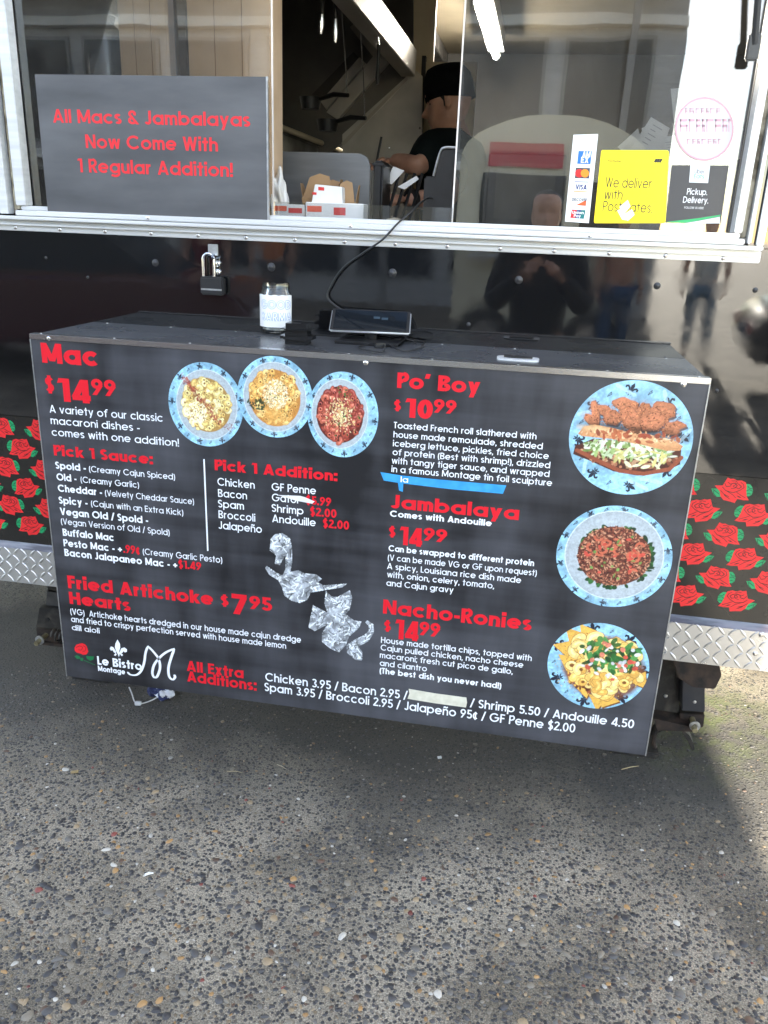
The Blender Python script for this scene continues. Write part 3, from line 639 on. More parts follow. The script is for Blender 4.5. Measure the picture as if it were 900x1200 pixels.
# diamond plate skirt
def tread_plate(x0, x1):
    r = MB()
    yF = WALL_Y-.02
    r.box(x0, x1, yF, yF+.004, ZPL0, ZPL1)
    r2_ = MB(); r2_.add([(x0, yF+.0002, ZPL1), (x1, yF+.0002, ZPL1), (x1, WALL_Y+.0025, ZPL1+.013), (x0, WALL_Y+.0025, ZPL1+.013), (x0, yF+.003, ZPL1-.002), (x1, yF+.003, ZPL1-.002), (x1, WALL_Y+.0025, ZPL1+.009), (x0, WALL_Y+.0025, ZPL1+.009)], [(0, 1, 2, 3), (7, 6, 5, 4), (0, 3, 7, 4), (1, 5, 6, 2)])
    r2_.build('skirt_ledge', mat('worn_ledge', (.30, .32, .35), .4, .5, (.12, .13, .15), 9, (1, 6, 6), lo=.4, hi=.62, bump=.15, bscale=60), truck)
    return r
M_TREAD = mat('tread_plate', (.60, .60, .59), .33, .75, (.50, .49, .47), 6, bump=.08, bscale=60, rvar=.07)
skirt = tread_plate(TX0, TX1).build('skirt_plate', M_TREAD, truck)
lz = MB(); n_ = 8                                    # one raised lozenge
V0 = []
for i in range(n_):
    a = 2*math.pi*i/n_; V0.append((.0155*math.cos(a)*(1 if abs(math.cos(a)) > .9 else .86), 0, .0042*math.sin(a)))
V1 = [(q[0]*.72, -.0022, q[2]*.4) for q in V0]
lz.add(V0+V1, [(i, (i+1) % n_, n_+(i+1) % n_, n_+i) for i in range(n_)]+[tuple(range(n_, 2*n_))])
lzm = meshonly(lz, 'tread_bar', M_TREAD, True)
pit = .0268; yF = WALL_Y-.02; nb_ = 0
for row in range(5):
    zc_ = ZPL0+.013+row*.0222
    if zc_ > ZPL1-.008: break
    for c in range(int((TX1-TX0)/pit)):
        xc = TX0+.02+c*pit
        if not (-.42 < xc < .10 or 1.42 < xc < 1.92): continue
        ang = R_(48) if (c+row) % 2 else R_(-48)
        inst(lzm, 'tread_bar', truck, (xc, yF+.0002, zc_), (0, ang, 0))
for px in ((892, 744), (885, 766)):
    q = at(*px, yF); inst(scm, 'screw', truck, (q[0], yF+.0003, q[2]), scale=(1.3, 1.3, 1.3))
# roses printed on the panel
def rose_mesh(flip):
    r = MB(); sx = -1 if flip else 1
    red, dk, gr, gd = srgb(222, 40, 44), (.012, .006, .006), srgb(22, 150, 92), (.005, .03, .018)
    def P(pts, col, y): r.add([(sx*a*.01, -y, b*.01) for a, b in pts], [tuple(range(len(pts)))], col)
    def ln(pts, col, y, w=.09):
        q = [np.array(p, float) for p in pts]
        for i in range(len(q)-1):
            t = q[i+1]-q[i]; t /= np.linalg.norm(t)+1e-9; nn = np.array([-t[1], t[0]])*w*(1.0 if 0 < i < len(q)-2 else .75)
            r.add([(sx*v[0]*.01, -y, v[1]*.01) for v in (q[i]-nn, q[i+1]-nn, q[i+1]+nn, q[i]+nn)], [(0, 1, 2, 3)], col)
    leaf1 = [(1.9, 1.0), (2.3, 1.7), (2.9, 1.7), (3.4, 1.2), (3.7, .4), (3.6, -.4), (3.2, -.8), (2.6, -.8)]
    leaf2 = [(-2.0, -.4), (-2.8, .1), (-3.8, .0), (-3.5, -.6), (-3.1, -1.3), (-2.5, -1.6), (-1.8, -1.5)]
    P(leaf1, gr, .0003); P(leaf2, gr, .0003)
    ln([(2.3, .1), (3.0, .6), (3.7, .3)], gd, .0004); ln([(2.6, 1.3), (2.9, .9), (3.5, .8)], gd, .0004); ln([(2.5, -.5), (3.0, -.2), (3.5, -.3)], gd, .0004)
    ln([(-2.2, -1.0), (-2.9, -.5), (-3.5, -.1)], gd, .0004); ln([(-2.6, -1.6), (-3.2, -1.0), (-3.3, -.3)], gd, .0004)
    P([(-3.3, .7), (-1.9, .9), (-1.6, 1.7), (-1.3, 2.6), (-.7, 2.4), (-.2, 2.5), (.5, 2.2), (1.3, 2.3), (2.1, 2.0), (2.4, 1.2), (2.5, .2), (2.8, -.9), (3.3, -1.6), (2.4, -1.7), (1.2, -1.6), (.9, -2.5), (.1, -2.3), (-1.2, -2.1), (-1.9, -1.4), (-2.2, -.4)], red, .0005)
    for pts in ([(-1.6, 1.4), (-1.2, .7), (-.5, .9), (-.3, 1.5)], [(-1.1, 1.7), (-.6, 1.3), (.1, 1.6), (.7, 1.2), (.4, .6), (-.3, .4)], [(.2, 1.7), (.9, 1.5), (1.5, 1.0), (1.1, .5), (.4, .8)], [(-1.9, .6), (-1.2, -.1), (.2, -.4), (1.3, .2), (2.0, .9)], [(1.2, 1.9), (1.8, 1.5), (2.0, .8)],
                [(-2.1, -.2), (-1.3, -.9), (-.4, -1.3)], [(-.9, -.2), (.2, -.8), (.9, -1.4)], [(.8, -.2), (1.6, -.7), (2.6, -1.2)], [(-.5, 2.0), (.2, 2.1), (.7, 1.8)], [(.4, 1.3), (.0, 1.0), (.3, .7)]):
        ln(pts, dk, .0006, .075)
    P([(-1.5, -.7), (-.9, -1.2), (-.1, -1.75), (.3, -1.9), (-.4, -1.7), (-1.2, -1.2)], dk, .00065); P([(.9, -.9), (1.5, -1.0), (2.0, -1.35), (1.4, -1.25)], dk, .00065)
    o = r.build('rose_print', M_PRINT, None, fix=False); me = o.data; bpy.data.objects.remove(o); return me
RM = [rose_mesh(False), rose_mesh(True)]
yR = WALL_Y+.003
def lat(px): q = at(*px, yR); return np.array([q[0], q[2]])
r0 = lat((858, 575)); dv = (lat((838, 677))-r0)[1]/2; dx2 = (lat((884.5, 603))-lat((823, 598)))[0]
rosecols = []
for k in range(-46, 5):                      # alternate columns half a step apart
    x = r0[0]+k*dx2/2
    if .06 < x < 1.40 or x < -.52 or x > 2.0: continue
    for j in range(-1, 6):
        z = r0[1]+dv*(j+(.5 if k % 2 else 0))
        if z > ZROSE-.022 or z < ZPL1+.022: continue
        inst(RM[k % 2], 'rose_print', rosep, (x, yR, z), (0, random.uniform(-.06, .06), 0), (1.30, 1, 1.24))
# underside
def seg(o, *a): pass
MB().box(TX0, TX1, .50, .56, .34, ZPL0+.02).build('chassis_beam', M_DIRTY, truck, bevel=.004)
MB().box(-.6, at(30, 700, .46)[0], WALL_Y+.05, .499, .385, ZPL0+.01).build('step_bracket', M_DIRTY, truck, bevel=.004)
q0, q1 = at(800, 800, .40), at(846, 795, .40)
MB().prism([at(787, 770, .36), at(842, 776, .36), at(846, 792, .36), at(838, 808, .36), at(812, 806, .36), at(795, 795, .36)], (0, .10, 0)).build('mud_flap', M_RUST, truck, bevel=.003)

# ------------------------------------------------------------------ the menu board: a folding shelf box hung on the trailer
def board_material():
    mt = bpy.data.materials.new('slate_print'); mt.use_nodes = True; n = mt.node_tree; L = n.links; p = n.nodes['Principled BSDF']
    t = n.nodes.new('ShaderNodeTexCoord')
    def no(sc, st, det=5, rot=0):
        mpn = n.nodes.new('ShaderNodeMapping'); mpn.inputs['Scale'].default_value = st; mpn.inputs['Rotation'].default_value = (0, rot, 0)
        q = n.nodes.new('ShaderNodeTexNoise'); q.inputs['Scale'].default_value = sc; q.inputs['Detail'].default_value = det
        L.new(t.outputs['Object'], mpn.inputs[0]); L.new(mpn.outputs[0], q.inputs['Vector']); return q.outputs['Fac']
    def mth(op, a, b):
        q = n.nodes.new('ShaderNodeMath'); q.operation = op
        for i, v in enumerate((a, b)):
            if isinstance(v, float): q.inputs[i].default_value = v
            else: L.new(v, q.inputs[i])
        return q.outputs[0]
    h = no(2.6, (.9, 1, 9), 6, .10); v = no(2.2, (6, 1, .9), 5, -.08); b = no(1.9, (1.1, 1, 1), 3); g = no(3.4, (3.4, 1, .9), 5, .5)
    s = mth('ADD', mth('ADD', mth('MULTIPLY', h, .26), mth('MULTIPLY', v, .18)), mth('ADD', mth('MULTIPLY', b, .32), mth('MULTIPLY', g, .24)))
    r = n.nodes.new('ShaderNodeValToRGB'); e = r.color_ramp.elements
    e[0].position = .41; e[0].color = (.013, .0133, .0158, 1); e[1].position = .60; e[1].color = (.072, .074, .086, 1)
    L.new(s, r.inputs['Fac']); L.new(r.outputs['Color'], p.inputs['Base Color'])
    p.inputs['Roughness'].default_value = .36; p.inputs['IOR'].default_value = 1.45
    bu = n.nodes.new('ShaderNodeBump'); bu.inputs['Strength'].default_value = .04; bu.inputs['Distance'].default_value = .004; L.new(b, bu.inputs['Height']); L.new(bu.outputs['Normal'], p.inputs['Normal'])
    return mt
M_SLATE = board_material()
M_SHELF = mat('dark_shelf_top', (.05, .053, .06), .30, .2, (.085, .088, .096), 3, (1, 1, 1), rvar=.08, bump=.06, bscale=40)
WHITE, RED = srgb(232, 236, 243), srgb(214, 22, 40)
board = root('menu_board', 'large dark menu board with red and white lettering and food pictures', 'menu board', (BW/2, WALL_Y, BTOP-BH))
ZB = BTOP-BH
MB().box(0, BW, 0, .006, ZB, BTOP-.012).build('front_panel', M_SLATE, board, bevel=.0008)
MB().box(.004, BW-.004, .0065, WALL_Y-.0005, BTOP-.016, BTOP-.0015).build('shelf_top', M_SHELF, board, bevel=.001)
for x0 in (.006, BW-.012): MB().box(x0, x0+.006, .0065, WALL_Y-.001, ZB+.42, BTOP-.017).build('side_panel', M_SLATE, board)
et = MB(); et.box(-.001, BW+.001, -.0022, .0063, BTOP-.0115, BTOP+.0008); et.box(-.001, BW+.001, .0066, .022, BTOP-.0013, BTOP+.0006)
et.build('edge_trim', M_STEEL, board, bevel=.0006)
et = MB(); et.box(BW-.0012, BW+.0012, -.0018, .0061, ZB, BTOP-.0118); et.build('edge_trim', M_GREYWASH, board)
et = MB(); et.box(-.0012, .0008, -.0018, .0061, ZB, BTOP-.0118); et.build('edge_trim', M_GREYWASH, board)
wb = meshonly(MB().lathe((0, 0, 0), [(.0062, 0), (.006, .0012), (.0042, .0028), (.001, .0034)], 12, (0, -1, 0)), 'bolt', M_CHROME, True)
for px in ((57.5, 396.5), (801, 450.5), (428.5, 425)): q = at(*px, 0); inst(wb, 'bolt', board, (q[0], .0004, q[2]))
for k in range(9): inst(scm, 'screw', board, (.02+k*(BW-.04)/8, .014, BTOP+.0004), (R_(-90), 0, 0), (.55, .55, .55))
for k in range(9): inst(scm, 'screw', board, (.05+k*(BW-.1)/8, WALL_Y-.010, BTOP-.0017), (R_(-90), 0, 0), (.55, .55, .55))
# flush pull on the shelf
hp = atZ(607, 420.5, BTOP)
hl = MB(); pts_ = []
for k in range(24):
    a = 2*math.pi*k/24; pts_.append((hp[0]+math.copysign(abs(math.cos(a))**.45, math.cos(a))*.047, hp[1]+math.copysign(abs(math.sin(a))**.45, math.sin(a))*.027, BTOP-.0015))
hl.prism(pts_, (0, 0, .0035)); hpo = hl.build('pull_plate', M_ALU, board)
MB().prism([(hp[0]+(x-hp[0])*.68, hp[1]+.004+(y-hp[1])*.42, BTOP+.0018) for x, y, z in pts_], (0, 0, .003)).build('pull_grip', M_BPLASTIC, hpo)

def line(s, L, Rt, cap, w, col, name='lettering', Y=0.0, par=None):
    if col is WHITE: cap *= .87
    mb = MB(); text(mb, s, L, Rt, cap, w, col, Y); return mb.build(name, M_PRINT, par or board, fix=False)
def multi(parts, name='lettering', par=None, Y=0.0):
    mb = MB()
    for p in parts: text(mb, *(p[:3]+(p[3]*(.87 if p[5] is WHITE else 1),)+p[4:]), Y)
    return mb.build(name, M_PRINT, par or board, fix=False)
B_, S_, T_w = .235, .17, .125          # heavy, semi-bold and book pen widths
line('Mac', (49.8, 425), (116.3, 429.5), 23.3, B_, RED, 'heading')
multi([('$', (54, 458.5), (64, 459.5), 17, .22, RED), ('14', (69, 470), (107, 473), 27, .225, RED), ('99', (107.8, 462.3), (136.4, 465), 19, .2, RED)], 'price')
for a in (('A variety of our classic', (58.4, 483.5), (191.3, 494.2), 10.4, T_w), ('macaroni dishes -', (59.8, 497.1), (164, 505.3), 10.2, T_w), ('comes with one addition!', (61, 510.7), (210, 523), 10.2, T_w)): line(*a, WHITE)
line('Pick 1 Sauce:', (63.6, 533.8), (179.7, 543.9), 12.2, .22, RED, 'heading')
for bold, L, bx, lite, l0, l1 in (('Spold -', (65.3, 549.1), 101, '(Creamy Cajun Spiced)', 104.6, 205.4), ('Old -', (66.7, 562.7), 90, '(Creamy Garlic)', 94.8, 163.2), ('Cheddar -', (68.2, 576), 119.9, '(Velvety Cheddar Sauce)', 123.4, 227.6),
                              ('Spicy -', (69.3, 590.1), 103, '(Cajun with an Extra Kick)', 107, 215)):
    sl = .094
    multi([(bold, L, (bx, L[1]+(bx-L[0])*sl), 9.6, .19, WHITE), (lite, (l0, L[1]+(l0-L[0])*sl), (l1, L[1]+(l1-L[0])*sl), 8.2, T_w, WHITE)])
line('Vegan Old / Spold -', (70.8, 603.4), (173.9, 613.5), 9.6, .19, WHITE)
line('(Vegan Version of Old / Spold)', (71.8, 614.5), (199, 627.2), 8.2, T_w, WHITE)
line('Buffalo Mac', (74, 627.8), (134, 634), 9.6, .19, WHITE)
multi([('Pesto Mac - +', (74.9, 640.2), (143.3, 647.4), 9.6, .19, WHITE), ('.99¢', (145, 647.6), (164.2, 649.6), 9.6, .19, RED), ('(Creamy Garlic Pesto)', (167.6, 650), (260.6, 659.5), 8.4, T_w, WHITE)])
multi([('Bacon Jalapaneo Mac - +', (76.1, 652), (208, 665.4), 9.6, .19, WHITE), ('$1.49', (209.3, 665.6), (236, 668.2), 9.2, .19, RED)])
line('Fried Artichoke', (80.2, 690), (250, 708.3), 14.8, .22, RED, 'heading')
line('Hearts', (82, 708), (153.3, 715.7), 14.2, .22, RED, 'heading')
multi([('$', (259, 709), (268, 710), 11.5, .2, RED), ('7', (272, 719), (289.6, 721), 23.5, .225, RED), ('95', (292.5, 713.5), (318.2, 716), 15.5, .2, RED)], 'price')
line('(VG)  Artichoke hearts dredged in our house made cajun dredge', (83, 722), (352.8, 750.8), 8.0, .14, WHITE)
line('and fried to crispy perfection served with house made lemon', (83.9, 730.5), (335.3, 758.2), 7.8, .14, WHITE)
line('dill aioli', (84.5, 738.4), (117, 742), 7.2, .14, WHITE)
line('All Extra', (219, 786.5), (285.5, 794.5), 12.2, .2, RED, 'heading')
line('Additions:', (219.6, 798.9), (301, 808.9), 12.2, .2, RED, 'heading')
multi([('Chicken 3.95 / Bacon 2.95 /', (311, 798), (477, 819.5), 11.2, .145, WHITE), ('/ Shrimp 5.50 / Andouille 4.50', (551, 829), (742.4, 852.8), 11.4, .145, WHITE)])
line('Spam 3.95 / Broccoli 2.95 / Jalapeño 95¢ / GF Penne $2.00', (310, 810.5), (673.6, 857.6), 11.3, .145, WHITE)
line('Pick 1 Addition:', (251.8, 550.6), (395.5, 564.2), 12.4, .22, RED, 'heading')
for s, L, x in (('Chicken', (255, 568.6), 298.6), ('Bacon', (255.7, 582), 289.6), ('Spam', (255.7, 594.4), 286), ('Broccoli', (256.3, 607), 299.2), ('Jalapeño', (256.3, 619.6), 307), ('GF Penne', (318.4, 574.5), 370.3), ('Gator', (318.7, 587), 351.4), ('Shrimp', (318.4, 599.5), 355.6), ('Andouille', (319, 611.8), 370)):
    line(s, L, (x, L[1]+(x-L[0])*.098), 10.4, .135, WHITE)
for s, L, x in (('$5.99', (358.6, 590.5), 388), ('$2.00', (363.4, 604), 394.3), ('$2.00', (378.4, 617.8), 409)): line(s, L, (x, L[1]+(x-L[0])*.098), 10, .19, RED, 'price')
mb = MB(); flat(mb, [(238.2, 538), (240, 538), (244.4, 645.5), (242.7, 645.5)], 0, WHITE); mb.build('divider_line', M_PRINT, board, fix=False)
line("Po’ Boy", (465.3, 453.3), (562.2, 462.6), 18.2, .22, RED, 'heading')
line('Jambalaya', (457.8, 594.7), (607.6, 610), 16, .21, RED, 'heading')
line('Nacho-Ronies', (448.7, 718.9), (622.4, 738.8), 16.6, .21, RED, 'heading')
for (dx0, dx1, dy), (p0, p1, pt, pb_), (c0, c1, ct, cb) in (((461.5, 469.8, 480), (474.2, 506.7, 466.7, 488.6), (508, 534.2, 467.5, 483)), ((455.6, 463.3, 628), (467.8, 494.4, 617, 638), (496, 523.3, 618.5, 633.3)), ((450, 458, 738.5), (462.4, 490, 726, 748.5), (491.2, 515.3, 728.5, 744))):
    multi([('$', (dx0, dy), (dx1, dy+1), 11, .22, RED), ('10' if dy < 500 else '14', (p0, pb_), (p1, pb_+3), pb_-pt+.5, .225, RED), ('99', (c0, cb), (c1, cb+2.5), cb-ct+.5, .2, RED)], 'price')
def para(rows, sl, cap, w):
    for s, L, x in rows: line(s, L, (x, L[1]+(x-L[0])*sl), cap, w, WHITE)
para([('Toasted French roll slathered with', (461.3, 501.3), 628.4), ('house made remoulade, shredded', (461, 512.2), 635.6), ('iceberg lettuce, pickles, fried choice', (460.4, 522.8), 642.7), ('of protein (Best with shrimp!), drizzled', (460, 533.2), 644.4), ('with tangy tiger sauce, and wrapped', (459, 543.3), 643.6), ('in a famous Montage tin foil sculpture', (458.7, 553.4), 646.7)], .084, 8.6, .135)
para([('Comes with Andouille', (456.9, 605.6), 576)], .09, 8.4, .19)
para([('Can be swapped to different protein', (455.3, 645.6), 625.6)], .105, 8.2, .18)
para([('(V can be made VG or GF upon request)', (454.4, 656.4), 628.7), ('A spicy, Louisiana rice dish made', (453.6, 666.6), 610.4), ('with, onion, celery, tomato,', (453.6, 676.4), 578.9), ('and Cajun gravy', (452.7, 686.4), 531.3)], .107, 8.2, .135)
para([('House made tortilla chips, topped with', (446.4, 753.4), 622.9), ('Cajun pulled chicken, nacho cheese', (446, 762.3), 613), ('macaroni; fresh cut pico de gallo,', (445, 771.2), 600.7), ('and cilantro', (445, 780.2), 500.2)], .118, 7.9, .14)
para([('(The best dish you never had!)', (444.7, 789.6), 587.3)], .118, 7.9, .185)
# logo
logo = MB()
text(logo, 'Le Bistro', (114.5, 778.9), (166.6, 785.3), 9.8, .2, WHITE, 0)
text(logo, 'Montage', (115.2, 786.2), (146.9, 790.3), 6.2, .2, WHITE, 0)
c7 = lambda x, y: (80+x/6.4286, 740+y/6.4286)
def swash(pts, wmin, wmax, lift):
    sp_ = spline(pts, 7); q = []
    for p in sp_: w_ = at(*c7(*p), 0); q.append(np.array([w_[0], w_[2]]))
    n = len(q); Lf, Rg = [], []
    for i in range(n):
        t = q[min(i+1, n-1)]-q[max(i-1, 0)]; t /= np.linalg.norm(t)+1e-9; nn = np.array([-t[1], t[0]]); w_ = wmin+(wmax-wmin)*(.35+.65*abs(t[1]))
        w_ *= 1.0 if 1 < i < n-2 else .7
        Lf.append(q[i]+nn*w_); Rg.append(q[i]-nn*w_)
    logo.add([(a[0], -lift, a[1]) for a in Lf+Rg], [(n+i, n+i+1, i+1, i) for i in range(n-1)], WHITE)
swash([(445, 305), (470, 325), (515, 326), (550, 295), (572, 235), (583, 160), (600, 112)], .0012, .0034, .0004)
swash([(598, 108), (640, 150), (680, 205), (692, 270), (672, 335), (648, 345), (634, 310), (648, 250), (690, 195), (740, 155), (802, 128)], .0012, .0036, .00046)
swash([(800, 130), (778, 190), (756, 270), (760, 335), (785, 362), (804, 345), (800, 325)], .0012, .0036, .0005)
def fl(pts, lift=.0004): flat(logo, [c7(*p) for p in pts], 0, WHITE, lift)
fl([(371, 60), (390, 92), (392, 120), (384, 150), (388, 170), (382, 194), (374, 170), (362, 150), (352, 118), (356, 90)])
fl([(360, 150), (340, 118), (322, 112), (313, 128), (322, 144), (334, 140), (345, 158), (360, 162)], .00045); fl([(386, 158), (400, 126), (424, 120), (443, 134), (442, 152), (428, 158), (418, 148), (405, 164), (388, 170)], .00045)
fl([(358, 160), (345, 178), (356, 184), (366, 172)], .00042); fl([(390, 170), (404, 186), (414, 176), (400, 166)], .00042)
logo.build('logo', M_PRINT, board, fix=False)
rl = MB(); rr_ = srgb(220, 34, 44); gg_ = srgb(18, 110, 62)
flat(rl, [c7(*p) for p in [(48, 122), (60, 100), (85, 92), (104, 88), (126, 96), (140, 112), (146, 132), (152, 152), (138, 172), (112, 176), (92, 166), (66, 160), (50, 146)]], 0, rr_)
for p in ([(60, 120), (85, 108), (110, 118), (100, 140), (76, 138)], [(112, 106), (134, 120), (128, 146), (108, 150)]):
    for i in range(len(p)-1):
        a_, b_ = np.array(p[i]), np.array(p[i+1]); t = (b_-a_)/np.linalg.norm(b_-a_); nn = np.array([-t[1], t[0]])*2.2
        flat(rl, [c7(*v) for v in (a_-nn, b_-nn, b_+nn, a_+nn)], 0, (.22, .01, .015), .0004)
flat(rl, [c7(*p) for p in [(46, 186), (66, 178), (90, 190), (94, 204), (66, 206)]], 0, gg_); flat(rl, [c7(*p) for p in [(92, 204), (104, 196), (116, 206), (108, 222), (92, 218)]], 0, gg_, .00033)
flat(rl, [c7(*p) for p in [(134, 184), (160, 186), (196, 188), (190, 212), (164, 220), (140, 204)]], 0, gg_, .00036); flat(rl, [c7(*p) for p in [(118, 214), (204, 250), (203, 254), (116, 218)]], 0, gg_, .0004)
rl.build('rose_emblem', M_PRINT, board, fix=False)

# ---- printed food pictures
BLUE = srgb(136, 192, 222); BLK = srgb(28, 34, 52)
rs = np.random.RandomState(5)
U = rs.uniform
def paper_base(p, seed, n_fl=9, rf=.90, sz=.10, bowl=True, bc=(.0, .0), br=(.80, .80), blue=BLUE):
    p._put(np.where(p.X**2+p.Y**2 < 1.02, 1.0, 0.0), blue); p.noise(.3, 9, seed); p.noise(.18, 40, seed+50)
    for k in range(n_fl):
        a = k*6.283/n_fl+.3*seed; p.fleur(rf*math.cos(a), rf*math.sin(a), sz, U(0, 6.28) if seed % 2 else a-1.57, BLK)
        b = a+3.14/n_fl; q = [(rf*math.cos(b)+.05*math.cos(t)*t*.3, rf*math.sin(b)+.04*math.sin(t*1.3)) for t in np.linspace(0, 5, 9)]; p.line(q, .006, BLK, .8)
    if bowl:
        p.ell(*bc, br[0]+.015, br[1]+.015, 0, srgb(214, 228, 236)); p.ell(*bc, *br, 0, srgb(160, 172, 180)); p.ell(bc[0]+.02, bc[1]-.03, br[0]*.93, br[1]*.93, 0, srgb(176, 187, 193), .8, .3)
def elbows(p, n, cx, cy, rx, ry, tones, dark, sz=(.058, .085), hole=.5):
    for i in range(n):
        while True:
            x, y = U(-1, 1), U(-1, 1)
            if x*x+y*y < 1: break
        x = cx+x*rx; y = cy+y*ry; c = np.array(tones[rs.randint(len(tones))])*U(.85, 1.1); a0 = U(0, 6.28); r = U(*sz); wd = r*.62
        if rs.rand() < hole:
            p.arc(x, y, r, wd*1.12, a0, 2.4, dark, .75); p.arc(x, y, r, wd, a0, 2.3, c); p.arc(x+.006, y+.010, r, wd*.35, a0, 1.7, np.clip(c*1.5+.08, 0, 1), .8)
        else:
            p.ell(x, y, r*.95, r*.85, a0, dark, .8); p.ell(x, y, r*.85, r*.75, a0, c); p.ell(x+.005, y+.008, r*.35, r*.3, a0, np.array(dark)*.8); p.arc(x, y, r*.6, r*.12, 1.2, 1.6, np.clip(c*1.5+.1, 0, 1), .8)
def flecks(p, n, cx, cy, rx, ry, cols, sz, gauss=False, asp=.5):
    for i in range(n):
        if gauss: x, y = np.clip(rs.randn(), -2, 2)*.5, np.clip(rs.randn(), -2, 2)*.5
        else:
            t, q = U(0, 6.28), math.sqrt(U(0, 1)); x, y = q*math.cos(t), q*math.sin(t)
        p.ell(cx+x*rx, cy+y*ry, U(*sz), U(*sz)*asp, U(0, 3.14), np.array(cols[rs.randint(len(cols))])*U(.8, 1.15), .95)
def place(p, name, c, rpx, label, lift=.0006):
    lum = p.rgb.mean(-1, keepdims=True); p.rgb = lum+(p.rgb-lum)*.86
    p.noise(.10, 38, 21); p.noise(.14, 90, 22)
    q = at(c[0], c[1], 0); e = at(c[0]+rpx[0], c[1], 0); t_ = at(c[0], c[1]-rpx[1], 0)
    o = p.mesh(name, (q[0], q[2]), abs(e[0]-q[0]), abs(t_[2]-q[2]), 0, M_PRINTG, board, lift=lift); o['label'] = label
PALE = [srgb(236, 214, 130), srgb(222, 190, 96), srgb(244, 228, 160), srgb(210, 172, 84)]
p = Pic(170); paper_base(p, 1, bc=(.03, .0), br=(.80, .82))
p.ell(.02, 0, .66, .64, -.6, srgb(170, 130, 56)); elbows(p, 200, .02, 0, .60, .58, PALE, srgb(150, 104, 44))
for t in np.linspace(-1, 1, 120): p.ell(-.12+t*.48+U(-.08, .08), .12-t*.5+U(-.08, .08), U(.015, .05), U(.01, .03), U(0, 3), srgb(*[(150, 52, 34), (186, 84, 50), (120, 40, 34)][rs.randint(3)]), .7)
flecks(p, 160, -.25, -.2, .3, .25, [srgb(250, 240, 205)], (.012, .03)); flecks(p, 40, .62, -.5, .16, .1, [srgb(140, 60, 50)], (.01, .018))
place(p, 'food_picture', (241, 474.5), (44, 50), 'printed plate of pale macaroni with a red spice stripe', .0005)
p = Pic(170); paper_base(p, 4, bc=(0, 0), br=(.82, .84))
p.ell(0, -.02, .68, .70, .3, srgb(196, 130, 40)); elbows(p, 230, 0, 0, .62, .64, [srgb(232, 176, 74), srgb(216, 154, 56), srgb(240, 198, 110)], srgb(140, 84, 26), hole=.4)
p.ell(.05, -.45, .3, .2, 0, srgb(222, 160, 60), .7, .2)
flecks(p, 420, .02, .08, .34, .36, [srgb(238, 226, 180), srgb(250, 244, 214), srgb(214, 190, 130)], (.010, .03)); flecks(p, 26, -.5, -.2, .24, .16, [srgb(54, 70, 40), srgb(38, 52, 34)], (.03, .06)); flecks(p, 22, .1, .1, .55, .6, [srgb(66, 88, 44)], (.015, .04))
place(p, 'food_picture', (322, 465.5), (44.5, 48.5), 'printed plate of golden macaroni topped with grated cheese', .0012)
p = Pic(170); paper_base(p, 2, bc=(-.08, .02), br=(.78, .80))
p.ell(-.08, 0, .66, .66, .3, srgb(96, 34, 24)); elbows(p, 230, -.08, 0, .6, .6, [srgb(176, 70, 46), srgb(150, 50, 34), srgb(200, 96, 66)], srgb(58, 16, 14), hole=.45)
flecks(p, 300, -.06, .0, .4, .38, [srgb(240, 226, 150), srgb(250, 240, 190), srgb(222, 190, 110)], (.010, .028), True); flecks(p, 16, -.05, .05, .6, .6, [srgb(52, 110, 44)], (.02, .05))
place(p, 'food_picture', (401.5, 486.5), (42, 51), 'printed plate of macaroni in red sauce', .0005)
# sandwich
p = Pic(240); paper_base(p, 3, 8, .84, .13, False)
for k in range(7): a = U(0, 6.28); p.line([(.75*math.cos(a), .75*math.sin(a)), (.95*math.cos(a+.3), .95*math.sin(a+.3))], .03, srgb(186, 226, 244), .6)
p.ell(0, .28, .8, .42, 0, srgb(92, 110, 128), .5, .25)
def chip(x, y, rx, ry, a):
    c = np.array(srgb(188, 112, 70))*U(.65, 1.12); ph = U(0, 6.28); ca, sa = math.cos(a), math.sin(a)
    ol = []
    for k in range(18):
        t = k*6.283/18; q = 1+.16*math.sin(2*t+ph)+.10*math.sin(5*t+ph*2); ex, ey = rx*q*math.cos(t), ry*q*math.sin(t); ol.append((x+ex*ca-ey*sa, y+ex*sa+ey*ca))
    p.poly([(u+.025, v-.035) for u, v in ol], srgb(60, 26, 16), .85); p.poly(ol, c*.7); p.poly([(x+(u-x)*.86-.008, y+(v-y)*.86+.012) for u, v in ol], c); p.ell(x-.02, y+.03, rx*.5, ry*.45, a, c*1.5, .55, .14)
    for k in range(3): p.line([(x+U(-.6, .6)*rx, y+U(-.6, .6)*ry), (x+U(-.6, .6)*rx, y+U(-.6, .6)*ry)], .012, c*.55, .6)
    for k in range(26): p.ell(x+U(-.7, .7)*rx, y+U(-.7, .7)*ry, .012, .008, U(0, 3), c*U(.5, 1.5), .6)
for a in ((-.62, .40, .07, .20, .25), (-.45, .44, .16, .09, -.3), (-.15, .58, .20, .12, 0), (.15, .5, .09, .16, -.2), (.45, .52, .24, .14, -.1), (-.33, .34, .17, .12, -.5), (-.05, .36, .17, .19, .2), (.32, .32, .21, .17, .1), (.68, .28, .16, .08, 0), (.62, .18, .16, .06, .1), (-.68, .28, .14, .07, -.4), (.05, .16, .12, .08, .4)): chip(*a)
flecks(p, 420, 0, .36, .78, .26, [srgb(120, 58, 30), srgb(220, 140, 80), srgb(84, 36, 20), srgb(190, 100, 50)], (.006, .02))
p.ell(0, .12, .82, .10, -.06, srgb(40, 20, 14), .75, .1)
